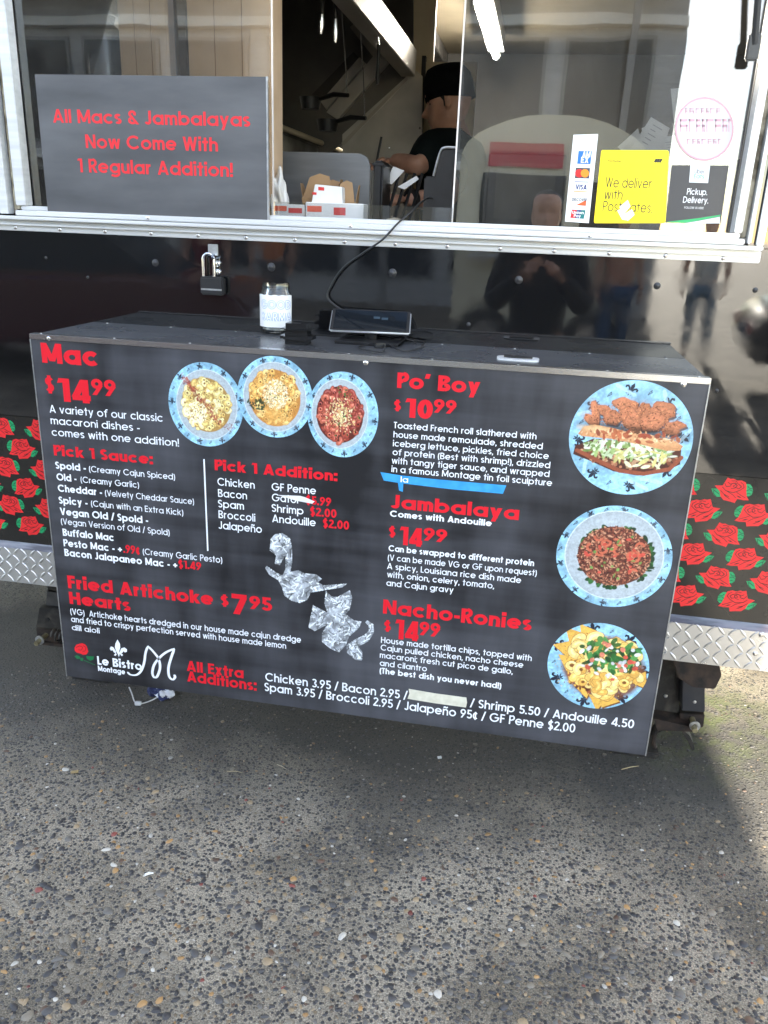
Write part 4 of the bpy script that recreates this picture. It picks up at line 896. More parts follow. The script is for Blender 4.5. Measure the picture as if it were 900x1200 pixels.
p.poly([(-.88, -.2), (-.9, -.35), (-.6, -.45), (-.2, -.6), (.2, -.64), (.6, -.55), (.86, -.38), (.84, -.12), (.6, -.1), (0, -.05), (-.6, -.05)], srgb(80, 36, 24))
flecks(p, 240, 0, -.30, .80, .22, [srgb(120, 60, 38), srgb(176, 110, 74), srgb(70, 30, 22), srgb(196, 150, 108)], (.02, .06), asp=.7)
flecks(p, 150, 0, -.20, .78, .15, [srgb(196, 214, 170), srgb(150, 176, 98), srgb(222, 230, 206), srgb(110, 140, 60)], (.03, .10), asp=.35)
flecks(p, 30, .2, -.30, .4, .18, [srgb(226, 228, 180), srgb(206, 196, 110)], (.06, .12), asp=.3)
p.line([(-.84, -.28), (-.5, -.42), (-.1, -.58), (.3, -.60), (.7, -.48), (.86, -.26)], .035, srgb(146, 70, 40))
p.poly([(-.86, .02), (-.78, .15), (-.6, .2), (-.3, .16), (0, .1), (.4, .05), (.72, .02), (.86, -.06), (.82, -.14), (.6, -.16), (.2, -.09), (-.3, -.03), (-.8, -.02)], srgb(204, 140, 84))
p.ell(-.45, .10, .36, .055, -.1, srgb(236, 190, 132), .85, .06); p.ell(.3, .0, .4, .05, -.1, srgb(226, 172, 112), .8, .06)
flecks(p, 160, 0, .04, .8, .09, [srgb(222, 160, 104), srgb(176, 108, 60), srgb(240, 200, 150)], (.008, .03)); flecks(p, 26, .1, .05, .7, .1, [srgb(150, 58, 26), srgb(180, 90, 44)], (.03, .08), asp=.5)
place(p, 'food_picture', (738.5, 514), (74, 69), 'printed sandwich with chips on blue paper')
# rice dish
p = Pic(230); paper_base(p, 5, 10, .93, .08, True, (.0, .03), (.84, .86))
for k in range(46):
    a = U(0, 6.28); p.ell(.02+.64*math.cos(a), -.0+.60*math.sin(a), U(.04, .09), U(.02, .05), U(0, 3), srgb(*[(30, 74, 34), (52, 110, 50), (24, 58, 34)][rs.randint(3)]))
p.ell(0, .02, .63, .58, 0, srgb(96, 46, 32)); 
for i in range(1500):
    t, q = U(0, 6.28), math.sqrt(U(0, 1)); p.ell(.63*q*math.cos(t), .02+.58*q*math.sin(t), U(.018, .034), U(.008, .014), U(0, 3.14), np.array(srgb(*[(150, 76, 52), (190, 118, 82), (96, 40, 32), (52, 22, 20), (216, 156, 116), (120, 54, 42)][rs.randint(6)]))*U(.8, 1.1), .95)
for k in range(16): t, q = U(0, 6.28), math.sqrt(U(0, 1))*.85; p.arc(.63*q*math.cos(t), .55*q*math.sin(t), .07, .022, U(0, 6), 2.6, srgb(206, 96, 60), .9)
flecks(p, 14, 0, 0, .55, .5, [srgb(206, 62, 40)], (.03, .06), asp=.6); flecks(p, 16, 0, 0, .6, .55, [srgb(110, 160, 70)], (.02, .05), asp=.6)
place(p, 'food_picture', (719, 653), (69.5, 61), 'printed plate of red rice with herbs')
# nachos
p = Pic(220); paper_base(p, 6, 7, .86, .17, False)
p.ell(.1, -.02, .82, .74, -.3, srgb(120, 66, 30), .9, .1)
for a in ((-.55, .65, .3), (-.7, .35, .9), (-.6, .05, .5), (-.45, -.25, .2), (.1, -.8, .5), (.3, -.75, .0), (-.2, -.55, .8), (.85, -.2, 1.2), (-.3, .75, .2)):
    x, y, r = a; P = [(x+.24*math.cos(r+k*2.1), y+.24*math.sin(r+k*2.1)) for k in range(3)]; p.poly([(q[0]+.02, q[1]-.03) for q in P], srgb(120, 74, 20)); p.poly(P, np.array(srgb(236, 178, 50))*U(.9, 1.05))
flecks(p, 200, .05, -.15, .62, .5, [srgb(150, 66, 34), srgb(196, 112, 64), srgb(90, 34, 22)], (.03, .07), asp=.5)
flecks(p, 300, 0, -.05, .85, .85, [srgb(200, 130, 40), srgb(246, 206, 100), srgb(150, 84, 24)], (.006, .022))
elbows(p, 95, .12, .02, .70, .62, [srgb(240, 196, 84), srgb(226, 170, 56), srgb(246, 214, 120)], srgb(150, 90, 24), (.10, .15), .8)
flecks(p, 90, .22, .28, .62, .40, [srgb(40, 104, 44), srgb(70, 146, 66), srgb(28, 76, 36)], (.05, .11), asp=.55)
flecks(p, 26, .2, .2, .6, .45, [srgb(236, 232, 226), srgb(206, 206, 210)], (.03, .07), asp=.6); flecks(p, 16, .2, .15, .6, .45, [srgb(206, 70, 46), srgb(222, 120, 90)], (.04, .07), asp=.8)
place(p, 'food_picture', (700.5, 781), (61, 51.5), 'printed plate of cheesy nachos with macaroni and cilantro')
# foil birds: crumpled facets inside an outline
def foil(name, crop, sc, org, polys, label, seed):
    P = np.array([q for pl in polys for q in pl]); c = (P.min(0)+P.max(0))/2; half = (P.max(0)-P.min(0)).max()/2*1.04
    p = Pic(190); r2 = np.random.RandomState(seed); pts2 = r2.uniform(-1, 1, (800, 2)); d1 = np.full(p.X.shape, 9.); idx = np.zeros(p.X.shape, int); d2 = d1.copy()
    for k, (x, y) in enumerate(pts2):
        d = np.abs(p.X-x)*1.0+np.abs(p.Y-y)*.9+.3*np.abs((p.X-x)-(p.Y-y)); m_ = d < d1; d2 = np.where(m_, d1, np.minimum(d2, d)); d1 = np.where(m_, d, d1); idx = np.where(m_, k, idx)
    val = np.clip(r2.normal(.46, .15, 800), .15, .95)[idx]; val = np.where(d2-d1 < .010, val*.6, val)
    for pl in polys: p.poly([((x-c[0])/half, -(y-c[1])/half) for x, y in pl], (1, 1, 1))
    val = np.clip(val*(1+.45*np.sin(p.X*9+p.Y*5+2*np.sin(p.Y*7))+.3*np.sin(p.X*17-p.Y*21)), .06, 1); p.rgb = np.clip(val*.55+.16, 0, 1)[..., None]*np.array([.90, .97, 1.06]); am = p.a.copy()
    for k in range(420):                 # creases and glints
        x, y = r2.uniform(-.95, .95, 2); a = r2.normal(.6, .9); L_ = r2.uniform(.05, .2); q = [(x, y), (x+L_*.5*math.cos(a), y+L_*.5*math.sin(a)), (x+L_*math.cos(a+r2.normal(0, .5)), y+L_*math.sin(a))]
        p.line(q, r2.uniform(.006, .018), np.array([.93, .98, 1.0])*(r2.uniform(.75, 1.0) if k % 2 else r2.uniform(.05, .18)), .85)
    p.a = am; p.rgb = np.clip(p.rgb, 0, 1)
    px = (org[0]+c[0]/sc, org[1]+c[1]/sc); q = at(*px, 0); e = at(px[0]+half/sc, px[1], 0); t_ = at(px[0], px[1]-half/sc, 0)
    o = p.mesh(name, (q[0], q[2]), abs(e[0]-q[0]), abs(t_[2]-q[2]), 0, M_PRINTG, board, clip=False); o['label'] = label
foil('foil_picture', None, 4.737, (280, 610), [[(240, 82), (282, 105), (296, 160), (296, 230), (285, 295), (330, 280), (360, 292), (430, 292), (462, 315), (440, 335), (470, 350), (605, 325), (575, 350), (400, 400), (380, 445), (340, 468), (290, 460), (250, 435), (235, 385), (215, 350), (165, 325), (142, 290), (150, 275), (200, 305), (240, 320), (258, 280), (258, 200), (225, 262), (195, 258), (205, 210), (168, 185), (175, 120), (200, 92)]], 'printed foil swan', 2)
foil('foil_picture', None, 4.737, (280, 610), [[(478, 398), (510, 425), (545, 425), (612, 380), (626, 420), (612, 490), (590, 515), (640, 545), (682, 545), (668, 585), (612, 640), (598, 690), (560, 738), (510, 722), (462, 690), (460, 640), (490, 585), (420, 632), (383, 615), (408, 486), (470, 510), (490, 520), (472, 470)], [(600, 690), (650, 650), (700, 620), (722, 590), (720, 565), (702, 548), (712, 535), (748, 555), (752, 600), (725, 650), (670, 690), (692, 720), (690, 768), (655, 770), (605, 735)]], 'printed foil animal with a curled tail', 9)
# tapes stuck on the board
c2 = lambda x, y: (440+x/2.25, 420+y/2.25)
tp = MB(); TB = srgb(38, 138, 206)
tp.prism([at(*c2(*q), -.0008) for q in [(13, 300), (70, 309), (150, 318), (345, 335), (336, 357), (200, 345), (66, 329), (22, 322)]], (0, .0006, 0), TB)
tp.prism([at(*c2(*q), -.0014) for q in [(58, 320), (74, 322), (72, 352), (62, 348)]], (0, .0005, 0), TB)
tp.build('blue_tape', mat('masking_tape', srgb(38, 138, 206), .6, 0, srgb(58, 156, 222), 40, bump=.15, bscale=90), board)
mb = MB(); text(mb, 'la', c2(66, 326), c2(86, 328), 7, .15, WHITE, -.0016); mb.build('lettering', M_PRINT, board, fix=False)
c3 = lambda x, y: (430+x/2.25, 690+y/2.25)
MB().prism([at(*c3(*q), -.0008) for q in [(110, 264), (180, 276), (262, 287), (264, 300), (261, 313), (180, 302), (107, 290), (112, 276)]], (0, .0006, 0)).build('cover_tape', mat('cream_tape', (.66, .64, .53), .7, 0, (.56, .54, .43), 60, bump=.2, bscale=80), board)
c8 = lambda x, y: (190+x/3.333, 400+y/3.333)
MB().prism([at(*c8(*q), -.0008) for q in [(448, 600), (540, 604), (560, 610), (596, 626), (586, 634), (520, 622), (470, 606)]], (0, .0005, 0)).build('cover_tape', mat('white_tape', (.75, .76, .76), .6, 0, (.66, .67, .68), 50), board)

# ------------------------------------------------------------------ things on the shelf
def depth(p): return float((np.array(p)-CAM) @ AX_F)
# tip jar
jc = atZ(321.5, 390.5, BTOP); jr = 19.6*depth(jc)/FPX; jc = np.array([jc[0], jc[1]+jr*.55, BTOP-.0014]); s_ = jr/.040
jar = root('tip_jar', 'clear glass tip jar with hand lettered white paper label on shelf', 'jar', tuple(jc))
jh = .118*s_
MB().lathe(jc, [(.030*s_, 0), (.037*s_, .003*s_), (.040*s_, .012*s_), (.040*s_, .088*s_), (.037*s_, .097*s_), (.0345*s_, .102*s_), (.0345*s_, jh), (.031*s_, jh), (.031*s_, .10*s_), (.037*s_, .086*s_), (.037*s_, .014*s_), (.0, .008*s_)], 36).build('glass_body', M_JAR, jar, smooth=True)
MB().lathe(jc+np.array([0, 0, jh-.014*s_]), [(.0352*s_, 0), (.0362*s_, .001), (.0352*s_, .003), (.0362*s_, .005), (.0352*s_, .007)], 36).build('neck_thread', M_JAR, jar, smooth=True)
lb = MB(); R1 = .0405*s_; n_ = 40; a0, a1 = -2.9, -.25
vv = []
for i in range(n_+1):
    a = a0+(a1-a0)*i/n_
    for z in (.017*s_, .091*s_+.0008*math.sin(i*.9)): vv.append((jc[0]+R1*math.cos(a), jc[1]+R1*math.sin(a), jc[2]+z))
lb.add(vv, [(2*i, 2*i+2, 2*i+3, 2*i+1) for i in range(n_)])
lbo = lb.build('paper_label', M_PAPER, jar, smooth='full', fix=False)
def wrap(s, z0, cap, w1, w2, x0):
    for w_, col, rr in ((w1, srgb(150, 165, 190), R1+.0004), (w2, srgb(225, 230, 240), R1+.0007)):
        mb = MB(); pen = 0
        for k, ch in enumerate(s):
            g, A = glyph(ch, .16)
            for it in g:
                def T(p): 
                    xx = (pen+p[0])*cap+x0; a = -math.pi/2+.16+xx/rr; r2 = rr+(k % 2)*.00008; return (jc[0]+r2*math.cos(a), jc[1]+r2*math.sin(a), jc[2]+z0+p[1]*cap)
                if it[0] == 'p': stroke_quads(mb, it[1], it[2], w_, T, col)
                elif it[0] == 'd': stroke_quads(mb, [(it[1], it[2]), ((it[1]+it[3])/2, (it[2]+it[4])/2), (it[3], it[4])], False, w_, T, col)
            pen += A+.16
        mb.build('lettering', M_PRINT, jar, fix=False)
wrap('GOOD', .060*s_, .0185*s_, .30, .15, -.037*s_); wrap('KARMA', .032*s_, .0185*s_, .30, .15, -.036*s_)
cn = MB().lathe(jc+np.array([.0, 0, .0095*s_]), [(.034*s_, 0), (.034*s_, .006), (.0, .006)], 20); cn.build('coins', M_GREYWASH, jar, smooth=True)
# black pager / card case in front of the jar
cq = atZ(345, 404, BTOP); k_ = depth(cq)/FPX
cs = root('card_reader', 'small rounded black card reader beside the jar', 'card reader', (cq[0], cq[1], BTOP))
hw_ = 19.5*k_
M_GLOSSB = mat('gloss_black_plastic', (.010, .010, .011), .18)
def rbox(x0, x1, y0, y1, z0, z1, name, m_, par, b): return MB().box(x0, x1, y0, y1, z0, z1).build(name, m_, par, smooth=True, bevel=b, seg=4)
rbox(cq[0]-hw_, cq[0]+hw_, cq[1], cq[1]+.062, BTOP-.0012, BTOP+.030, 'base', M_GLOSSB, cs, .012)
rbox(cq[0]-hw_*.98, cq[0]+hw_*.98, cq[1]+.001, cq[1]+.061, BTOP+.020, BTOP+.047, 'lid', M_GLOSSB, cs, .0125)
rbox(cq[0]-.010, cq[0]+.010, cq[1]+.018, cq[1]+.026, BTOP+.0455, BTOP+.0475, 'button', M_RUBBER, cs, .0008)
# tablet on its stand
TB_Z0, TB_Z1 = BTOP+.024, BTOP+.068
bl, br_ = atZ(379, 388.5, TB_Z0), atZ(480, 391.5, TB_Z0); tl, tr_ = atZ(398, 361.5, TB_Z1), atZ(489, 363.5, TB_Z1)
ymax = WALL_Y-.012
for q in (tl, tr_): 
    if q[1] > ymax: q[1] = ymax
cen = (bl+br_+tl+tr_)/4; ux = Vector(((br_+tr_)-(bl+tl))/2); hx = ux.length/2; ux.normalize(); uy = Vector(((tl+tr_)-(bl+br_))/2); hy = uy.length/2; uy.normalize(); uz = ux.cross(uy).normalized(); uy = uz.cross(ux).normalized()
tab = root('tablet', 'silver edged tablet with dark screen lying tilted on a black stand', 'tablet', (cen[0], cen[1], BTOP))
def slab(hx, hy, hz, off, name, m_, b): 
    o = MB().obox(Vector(cen)+uz*off, ux, hx, uy, hy, uz, hz).build(name, m_, tab, smooth=True, bevel=b, seg=3); return o
slab(hx, hy, .0045, 0, 'case', mat('silver_case', (.62, .63, .65), .3, .7), .004)
M_SCREEN = mat('dark_screen', (.008, .010, .013), .06, 0, ior=1.5)
slab(hx*.975, hy*.965, .0006, .0046, 'bezel', M_BPLASTIC, .0004)
slab(hx*.90, hy*.86, .0004, .0053, 'screen', M_SCREEN, .0003)
for k, (a, b) in enumerate(((.15, .25), (.35, .18))):
    MB().obox(Vector(cen)+uz*.0058+ux*hx*a+uy*hy*b, ux, hx*.08, uy, hy*.10, uz, .0001).build('screen_icon', mat('icon_grey', (.03, .05, .07), .3), tab)
tb = MB(); tb.box(cen[0]-.075, cen[0]+.085, cen[1]-.075, min(cen[1]+.06, WALL_Y-.004), BTOP-.0012, BTOP+.006); tb.build('stand_base', M_BPLASTIC, tab, bevel=.004)
MB().tube([(cen[0], cen[1]+.01, BTOP+.004), tuple(Vector(cen)-uz*.003)], .016, 12).build('stand_arm', M_BPLASTIC, tab, smooth=True)
# power cable from the tablet up over the sill, and coils on the shelf
cb = [np.array([cen[0]-.03, min(cen[1]+hy*.9, WALL_Y-.014), cen[2]-.005]), at(386, 352, WALL_Y-.012), at(388, 335, WALL_Y-.014), at(402, 314, WALL_Y-.02), at(426, 296, WALL_Y-.03), at(448, 281, WALL_Y-.033), at(466, 262, WALL_Y-.022), at(484, 246, WALL_Y+.02)]
cb += [at(492, 238, WALL_Y+.07), at(503, 232, WALL_Y+.25), at(510, 236, .75), at(515, 245, 1.0)]
tag(MB().tube(spline(cb, 8), .0024, 8).build('power_cable', M_RUBBER, None, smooth=True, origin=tuple(cb[0])), 'thin black power cable running from tablet up over the sill', 'cable')
def coil(px, name, label):
    q = [atZ(x, y, BTOP+.0022+.0025*k_) for x, y, k_ in px]; q = [(a[0], min(a[1], WALL_Y-.022), a[2]) for a in q]
    return tag(MB().tube(spline(q, 7), .0019, 7).build(name, M_RUBBER, None, smooth=True, origin=tuple(q[0])), label, 'cable')
coil([(470, 396, 2), (440, 402, 0), (420, 407, 0), (448, 412, 0), (452, 402, 1), (470, 411, 0), (489, 409, 0), (497, 402, 0), (486, 398, 1.5)], 'charging_lead', 'short black lead coiled in front of the tablet stand')
coil([(484, 388, 3), (496, 386, 1), (505, 390, 0), (503, 395, 0), (492, 398, 0)], 'charging_lead', 'small loop of black lead at the side of the tablet')
pl = atZ(445, 405, BTOP+.004); 
tag(MB().obox((pl[0], pl[1], BTOP+.0045), Vector((.8, .6, 0)), .014, Vector((-.6, .8, 0)), .006, (0, 0, 1), .0055).build('cable_plug', M_BPLASTIC, None, bevel=.002, origin=(pl[0], pl[1], BTOP)), 'black plug lying under the tablet edge', 'plug')
# padlock
pq0, pq1 = at(236, 345, WALL_Y-.02), at(264, 325, WALL_Y-.02); lx = (pq0[0]+pq1[0])/2
pad = root('padlock', 'black bodied padlock with steel shackle hanging from the hasp', 'padlock', (lx, WALL_Y-.016, pq0[2]))
rbox(pq0[0], pq1[0]-.004, WALL_Y-.028, WALL_Y-.005, pq0[2], pq1[2], 'body', M_RUBBER, pad, .004)
MB().box(pq0[0]+.003, pq1[0]-.007, WALL_Y-.0285, WALL_Y-.027, pq0[2]+.012, pq0[2]+.016).build('laminate_band', M_GREYWASH, pad)
sx0, sx1 = at(238.5, 320, WALL_Y-.016)[0], at(251, 320, WALL_Y-.016)[0]; zt = at(245, 297, WALL_Y-.016)[2]; rr_ = (sx1-sx0)/2
sh = [(sx0, WALL_Y-.016, pq1[2]-.004), (sx0, WALL_Y-.016, zt-rr_)]+[((sx0+sx1)/2-rr_*math.cos(t), WALL_Y-.016, zt-rr_+rr_*math.sin(t)) for t in np.linspace(.3, 2.84, 7)]+[(sx1, WALL_Y-.016, zt-rr_), (sx1, WALL_Y-.016, pq1[2]-.004)]
MB().tube(sh, .0036, 10).build('shackle', M_CHROME, pad, smooth=True)

# ------------------------------------------------------------------ signs and stickers at the window
sgY = WALL_Y-.012
sg = [at(38.5, 87, sgY), at(311.7, 89.8, sgY), at(316.5, 249.4, sgY), at(56.8, 239, sgY)]
sx0, sx1 = (sg[0][0]+sg[3][0])/2, (sg[1][0]+sg[2][0])/2; sz1 = (sg[0][2]+sg[1][2])/2
sz0 = ZG-.011
M_SIGN = mat('grey_sign_print', (.055, .056, .061), .5, 0, (.105, .106, .113), 2.6, (1, 1, 4), bump=.05, bscale=20)
sign = root('window_sign', 'dark sign board with three lines of red lettering standing on window sill', 'sign', ((sx0+sx1)/2, sgY, sz0))
MB().box(sx0, sx1, sgY, sgY+.005, sz0, sz1).build('panel', M_SIGN, sign, bevel=.0006)
SR = srgb(214, 44, 52)
for a in (('All Macs & Jambalayas', (62.3, 142.3), (293.4, 150), 16), ('Now Come With', (100.8, 172.6), (255.6, 178.5), 16), ('1 Regular Addition!', (91.7, 201), (273.2, 208.2), 16)): line(*a, .17, SR, 'lettering', sgY, sign)
MB().box(sx1-.0035, sx1+.0006, sgY-.0006, sgY+.0055, sz0, sz1+.0005).build('edge_strip', M_GREYWASH, sign)
GY = WALL_Y+.0368                     # outer face of the right pane
def sticker(name, label, cat, px, col, m_=None, dy=0.0006, thick=.0005, group=None):
    q = [at(x, y, GY) for x, y in px]; base = (q[0][0], GY, min(a[2] for a in q))
    r = root(name, label, cat, base, group); mb = MB(); mb.prism([(a[0], GY-dy, a[2]) for a in q], (0, thick, 0), col); mb.build('sheet', m_ or M_PRINT, r); return r
def sprint(par, fn, name='print'):
    mb = MB(); fn(mb); return mb.build(name, M_PRINT, par, fix=False)
GYF = GY-.0006
cards = sticker('card_logo_sticker', 'narrow white sticker with five payment card logos on window', 'sticker', [(672, 158), (701, 157), (690, 261.5), (662, 259.5)], (.80, .81, .82))
c9 = lambda x, y: (530+x/2.4324, y/2.4324)
def cards_print(mb):
    f = lambda pts, c, l=.0003: flat(mb, [c9(*p) for p in pts], GYF, c, l)
    f([(360, 430), (398, 431), (394, 468), (356, 467)], srgb(30, 110, 190)); text(mb, 'AM', c9(370, 448), c9(393, 449), 7, .2, (.8, .8, .8), GYF, .0005); text(mb, 'EX', c9(366, 464), c9(388, 465), 7, .2, (.8, .8, .8), GYF, .0005)
    f([(352, 478), (393, 479), (390, 509), (349, 508)], (.05, .055, .07))
    for cx, c, l in ((362, srgb(220, 30, 36), .0004), (378, srgb(240, 140, 30), .0005)): f([(cx+12*math.cos(t), 494+12*math.sin(t)) for t in np.linspace(0, 6.28, 18)[:-1]], c, l)
    f([(348, 517), (389, 518), (389, 520), (348, 519)], srgb(30, 40, 110)); text(mb, 'VISA', c9(351, 540), c9(383, 541), 6, .2, srgb(30, 40, 110), GYF); f([(345, 544), (386, 546), (386, 548.5), (345, 546.5)], srgb(224, 150, 40))
    text(mb, 'DISCOVER', c9(341, 573), c9(383, 574), 3.6, .2, (.05, .05, .06), GYF); f([(352, 585), (382, 570), (381, 587)], srgb(224, 90, 40))
    f([(341, 597), (355, 598), (350, 622), (336, 621)], srgb(210, 30, 40)); f([(355, 598), (368, 598.5), (363, 623), (350, 622)], srgb(20, 50, 110), .00032); f([(368, 598.5), (380, 599), (375, 624), (363, 623)], srgb(10, 110, 110), .00034); text(mb, 'Union', c9(342, 609), c9(374, 611), 3.4, .18, (.8, .8, .8), GYF, .0006); text(mb, 'Pay', c9(346, 619), c9(366, 620), 3.4, .18, (.8, .8, .8), GYF, .0006)
sprint(cards, cards_print)
dlv = sticker('delivery_sticker', 'bright yellow delivery sticker with black lettering on window', 'sticker', [(704.5, 177), (706, 175.8), (782, 176), (784, 178), (780, 260), (777.5, 261.5), (697, 261.5), (696, 259.5)], srgb(250, 226, 20))
def dlv_print(mb):
    k = srgb(34, 34, 30)
    text(mb, 'We deliver', (709, 219.5), (763, 221), 12, .10, k, GYF); text(mb, 'with', (707.5, 233.5), (729, 234), 12, .10, k, GYF); text(mb, 'Postmates.', (706, 247.5), (764, 249.5), 12, .10, k, GYF)
    text(mb, 'Postmates', c9(443, 462), c9(482, 463), 3, .13, k, GYF)
    for dx in (0, 7, 14): flat(mb, [c9(*p) for p in [(574+dx, 462), (580+dx, 452), (586+dx, 453), (580+dx, 464)]], GYF, k)
    for s in ([(476, 590), (500, 570), (508, 588), (488, 612)], [(488, 612), (512, 596), (520, 612), (500, 630)], [(470, 600), (480, 596), (498, 628), (484, 626)]): flat(mb, [c9(*p) for p in s], GYF, (.82, .82, .78), .0006)
sprint(dlv, dlv_print)
pik = sticker('pickup_sticker', 'dark square pickup and delivery sticker with white tag on window', 'sticker', [(787.5, 193.5), (854, 194), (844.5, 262), (779.5, 261)], srgb(58, 58, 62))
def pik_print(mb):
    f = lambda pts, c, l=.0003: flat(mb, [c9(*p) for p in pts], GYF, c, l)
    f([(679, 470), (735, 471), (729, 522), (675, 520)], (.72, .76, .78)); text(mb, 'Uber', c9(690, 494), c9(719, 495.5), 5, .11, (.03, .03, .04), GYF, .0005); text(mb, 'Eats', c9(688, 508), c9(717, 509.5), 5, .12, srgb(40, 170, 100), GYF, .0005)
    text(mb, 'Pickup.', c9(668, 554), c9(726, 557), 7.4, .13, (.82, .83, .84), GYF); text(mb, 'Delivery.', c9(657, 577), c9(729, 581), 7.4, .13, (.82, .83, .84), GYF); text(mb, 'FOLLOW US HERE', c9(661, 594), c9(716, 597), 2.6, .16, (.6, .6, .6), GYF)
    f([(607, 633), (700, 622), (765, 612), (763, 617), (700, 629), (660, 636)], srgb(40, 170, 100)); f([(660, 636.5), (700, 630), (763, 618), (762, 637)], (.70, .73, .73), .00032)
sprint(pik, pik_print)
rnd = sticker('round_sticker', 'large round white sticker with faint pink lettering on window', 'sticker', [(825.5+34.5*math.cos(t), 151+37.5*math.sin(t)) for t in np.linspace(0, 6.283, 41)[:-1]], (.58, .55, .58), dy=.0012)
def rnd_print(mb):
    c = srgb(204, 158, 170); Yp = GY-.0012; n = 40
    o = [(825.5+34.5*math.cos(t), 151+37.5*math.sin(t)) for t in np.linspace(0, 6.283, n+1)]; i_ = [(825.5+32.3*math.cos(t), 151+35.2*math.sin(t)) for t in np.linspace(0, 6.283, n+1)]
    for k in range(n): flat(mb, [o[k], o[k+1], i_[k+1], i_[k]], Yp, c)
    for j, (y, h, x0, x1) in enumerate(((130, 6, 803, 845), (147, 15, 797, 855), (166, 6, 805, 843))):
        x = x0; kk = j
        while x < x1:
            wd = 3.0+(kk*7 % 4)*h*.12; kk += 1                       # faint reversed lettering, not legible
            for a_, b_, c2_, d_ in (((0, 0), (1.1, 0), (1.1, h), (0, h)), ((0, 0), (wd, 0), (wd, h*.18), (0, h*.18)), ((0, h*.45), (wd, h*.42), (wd, h*.6), (0, h*.62)), ((wd-1.1, h*.45), (wd, h*.45), (wd, h), (wd-1.1, h)))[:2+kk % 3]:
                flat(mb, [(x+q_[0], y-h/2+q_[1]) for q_ in (a_, b_, c2_, d_)], Yp, c, .0003+.00005*(kk % 3))
            x += wd+2.0
sprint(rnd, rnd_print)
# receipts taped behind the right pane
M_RCPT = mat('receipt_paper', (.74, .75, .77), .7, 0, (.66, .67, .70), 20)
IN = WALL_Y+.0425
rec = [([(786, 104), (829, 101), (834, 139), (790, 146)], 'white receipt taped high behind the round sticker'), ([(763, 137), (785, 150), (776, 178), (738, 176)], 'crumpled white receipt above the yellow sticker'), ([(752, 150), (770, 143), (786, 182), (756, 184)], 'pale receipt overlapping the crumpled one'), ([(772, 160), (800, 158), (806, 188), (780, 184)], 'small receipt tucked beside the round sticker'),
       ([(796, 176), (838, 180), (836, 192), (792, 192)], 'white slip between the round and the dark sticker'), ([(842, 146), (872, 150), (868, 186), (846, 192)], 'receipt curling at the window post'), ([(724, 172), (748, 150), (756, 178), (735, 182)], 'folded slip above the yellow sticker edge')]
for k, (px, lab) in enumerate(rec):
    q = [at(x, y, IN) for x, y in px]; q = [(min(a[0], XR-.005), IN+.0004+.0009*k, a[2]) for a in q]
    mb = MB(); mb.prism(q, (0, .0004, 0)); r = root('receipt', lab, 'receipt', q[3]); mb.build('paper', M_RCPT, r)
    pr = MB(); c_ = (np.array(q[0])+q[1]+q[2]+q[3])/4
    ex = (np.array(q[1])-q[0])/2; ez = (np.array(q[0])-q[3])/2
    for j in range(5):
        a = c_-ex*.6+ez*(.5-.25*j); b = a+ex*random.uniform(.5, 1.2); t = ez*.05; y = q[0][1]-.0003
        pr.add([(a[0], y, a[2]), (b[0], y, b[2]), (b[0]+t[0], y, b[2]+t[2]), (a[0]+t[0], y, a[2]+t[2])], [(0, 1, 2, 3)], (.3, .3, .33))
    pr.build('print', M_PRINT, r, fix=False)

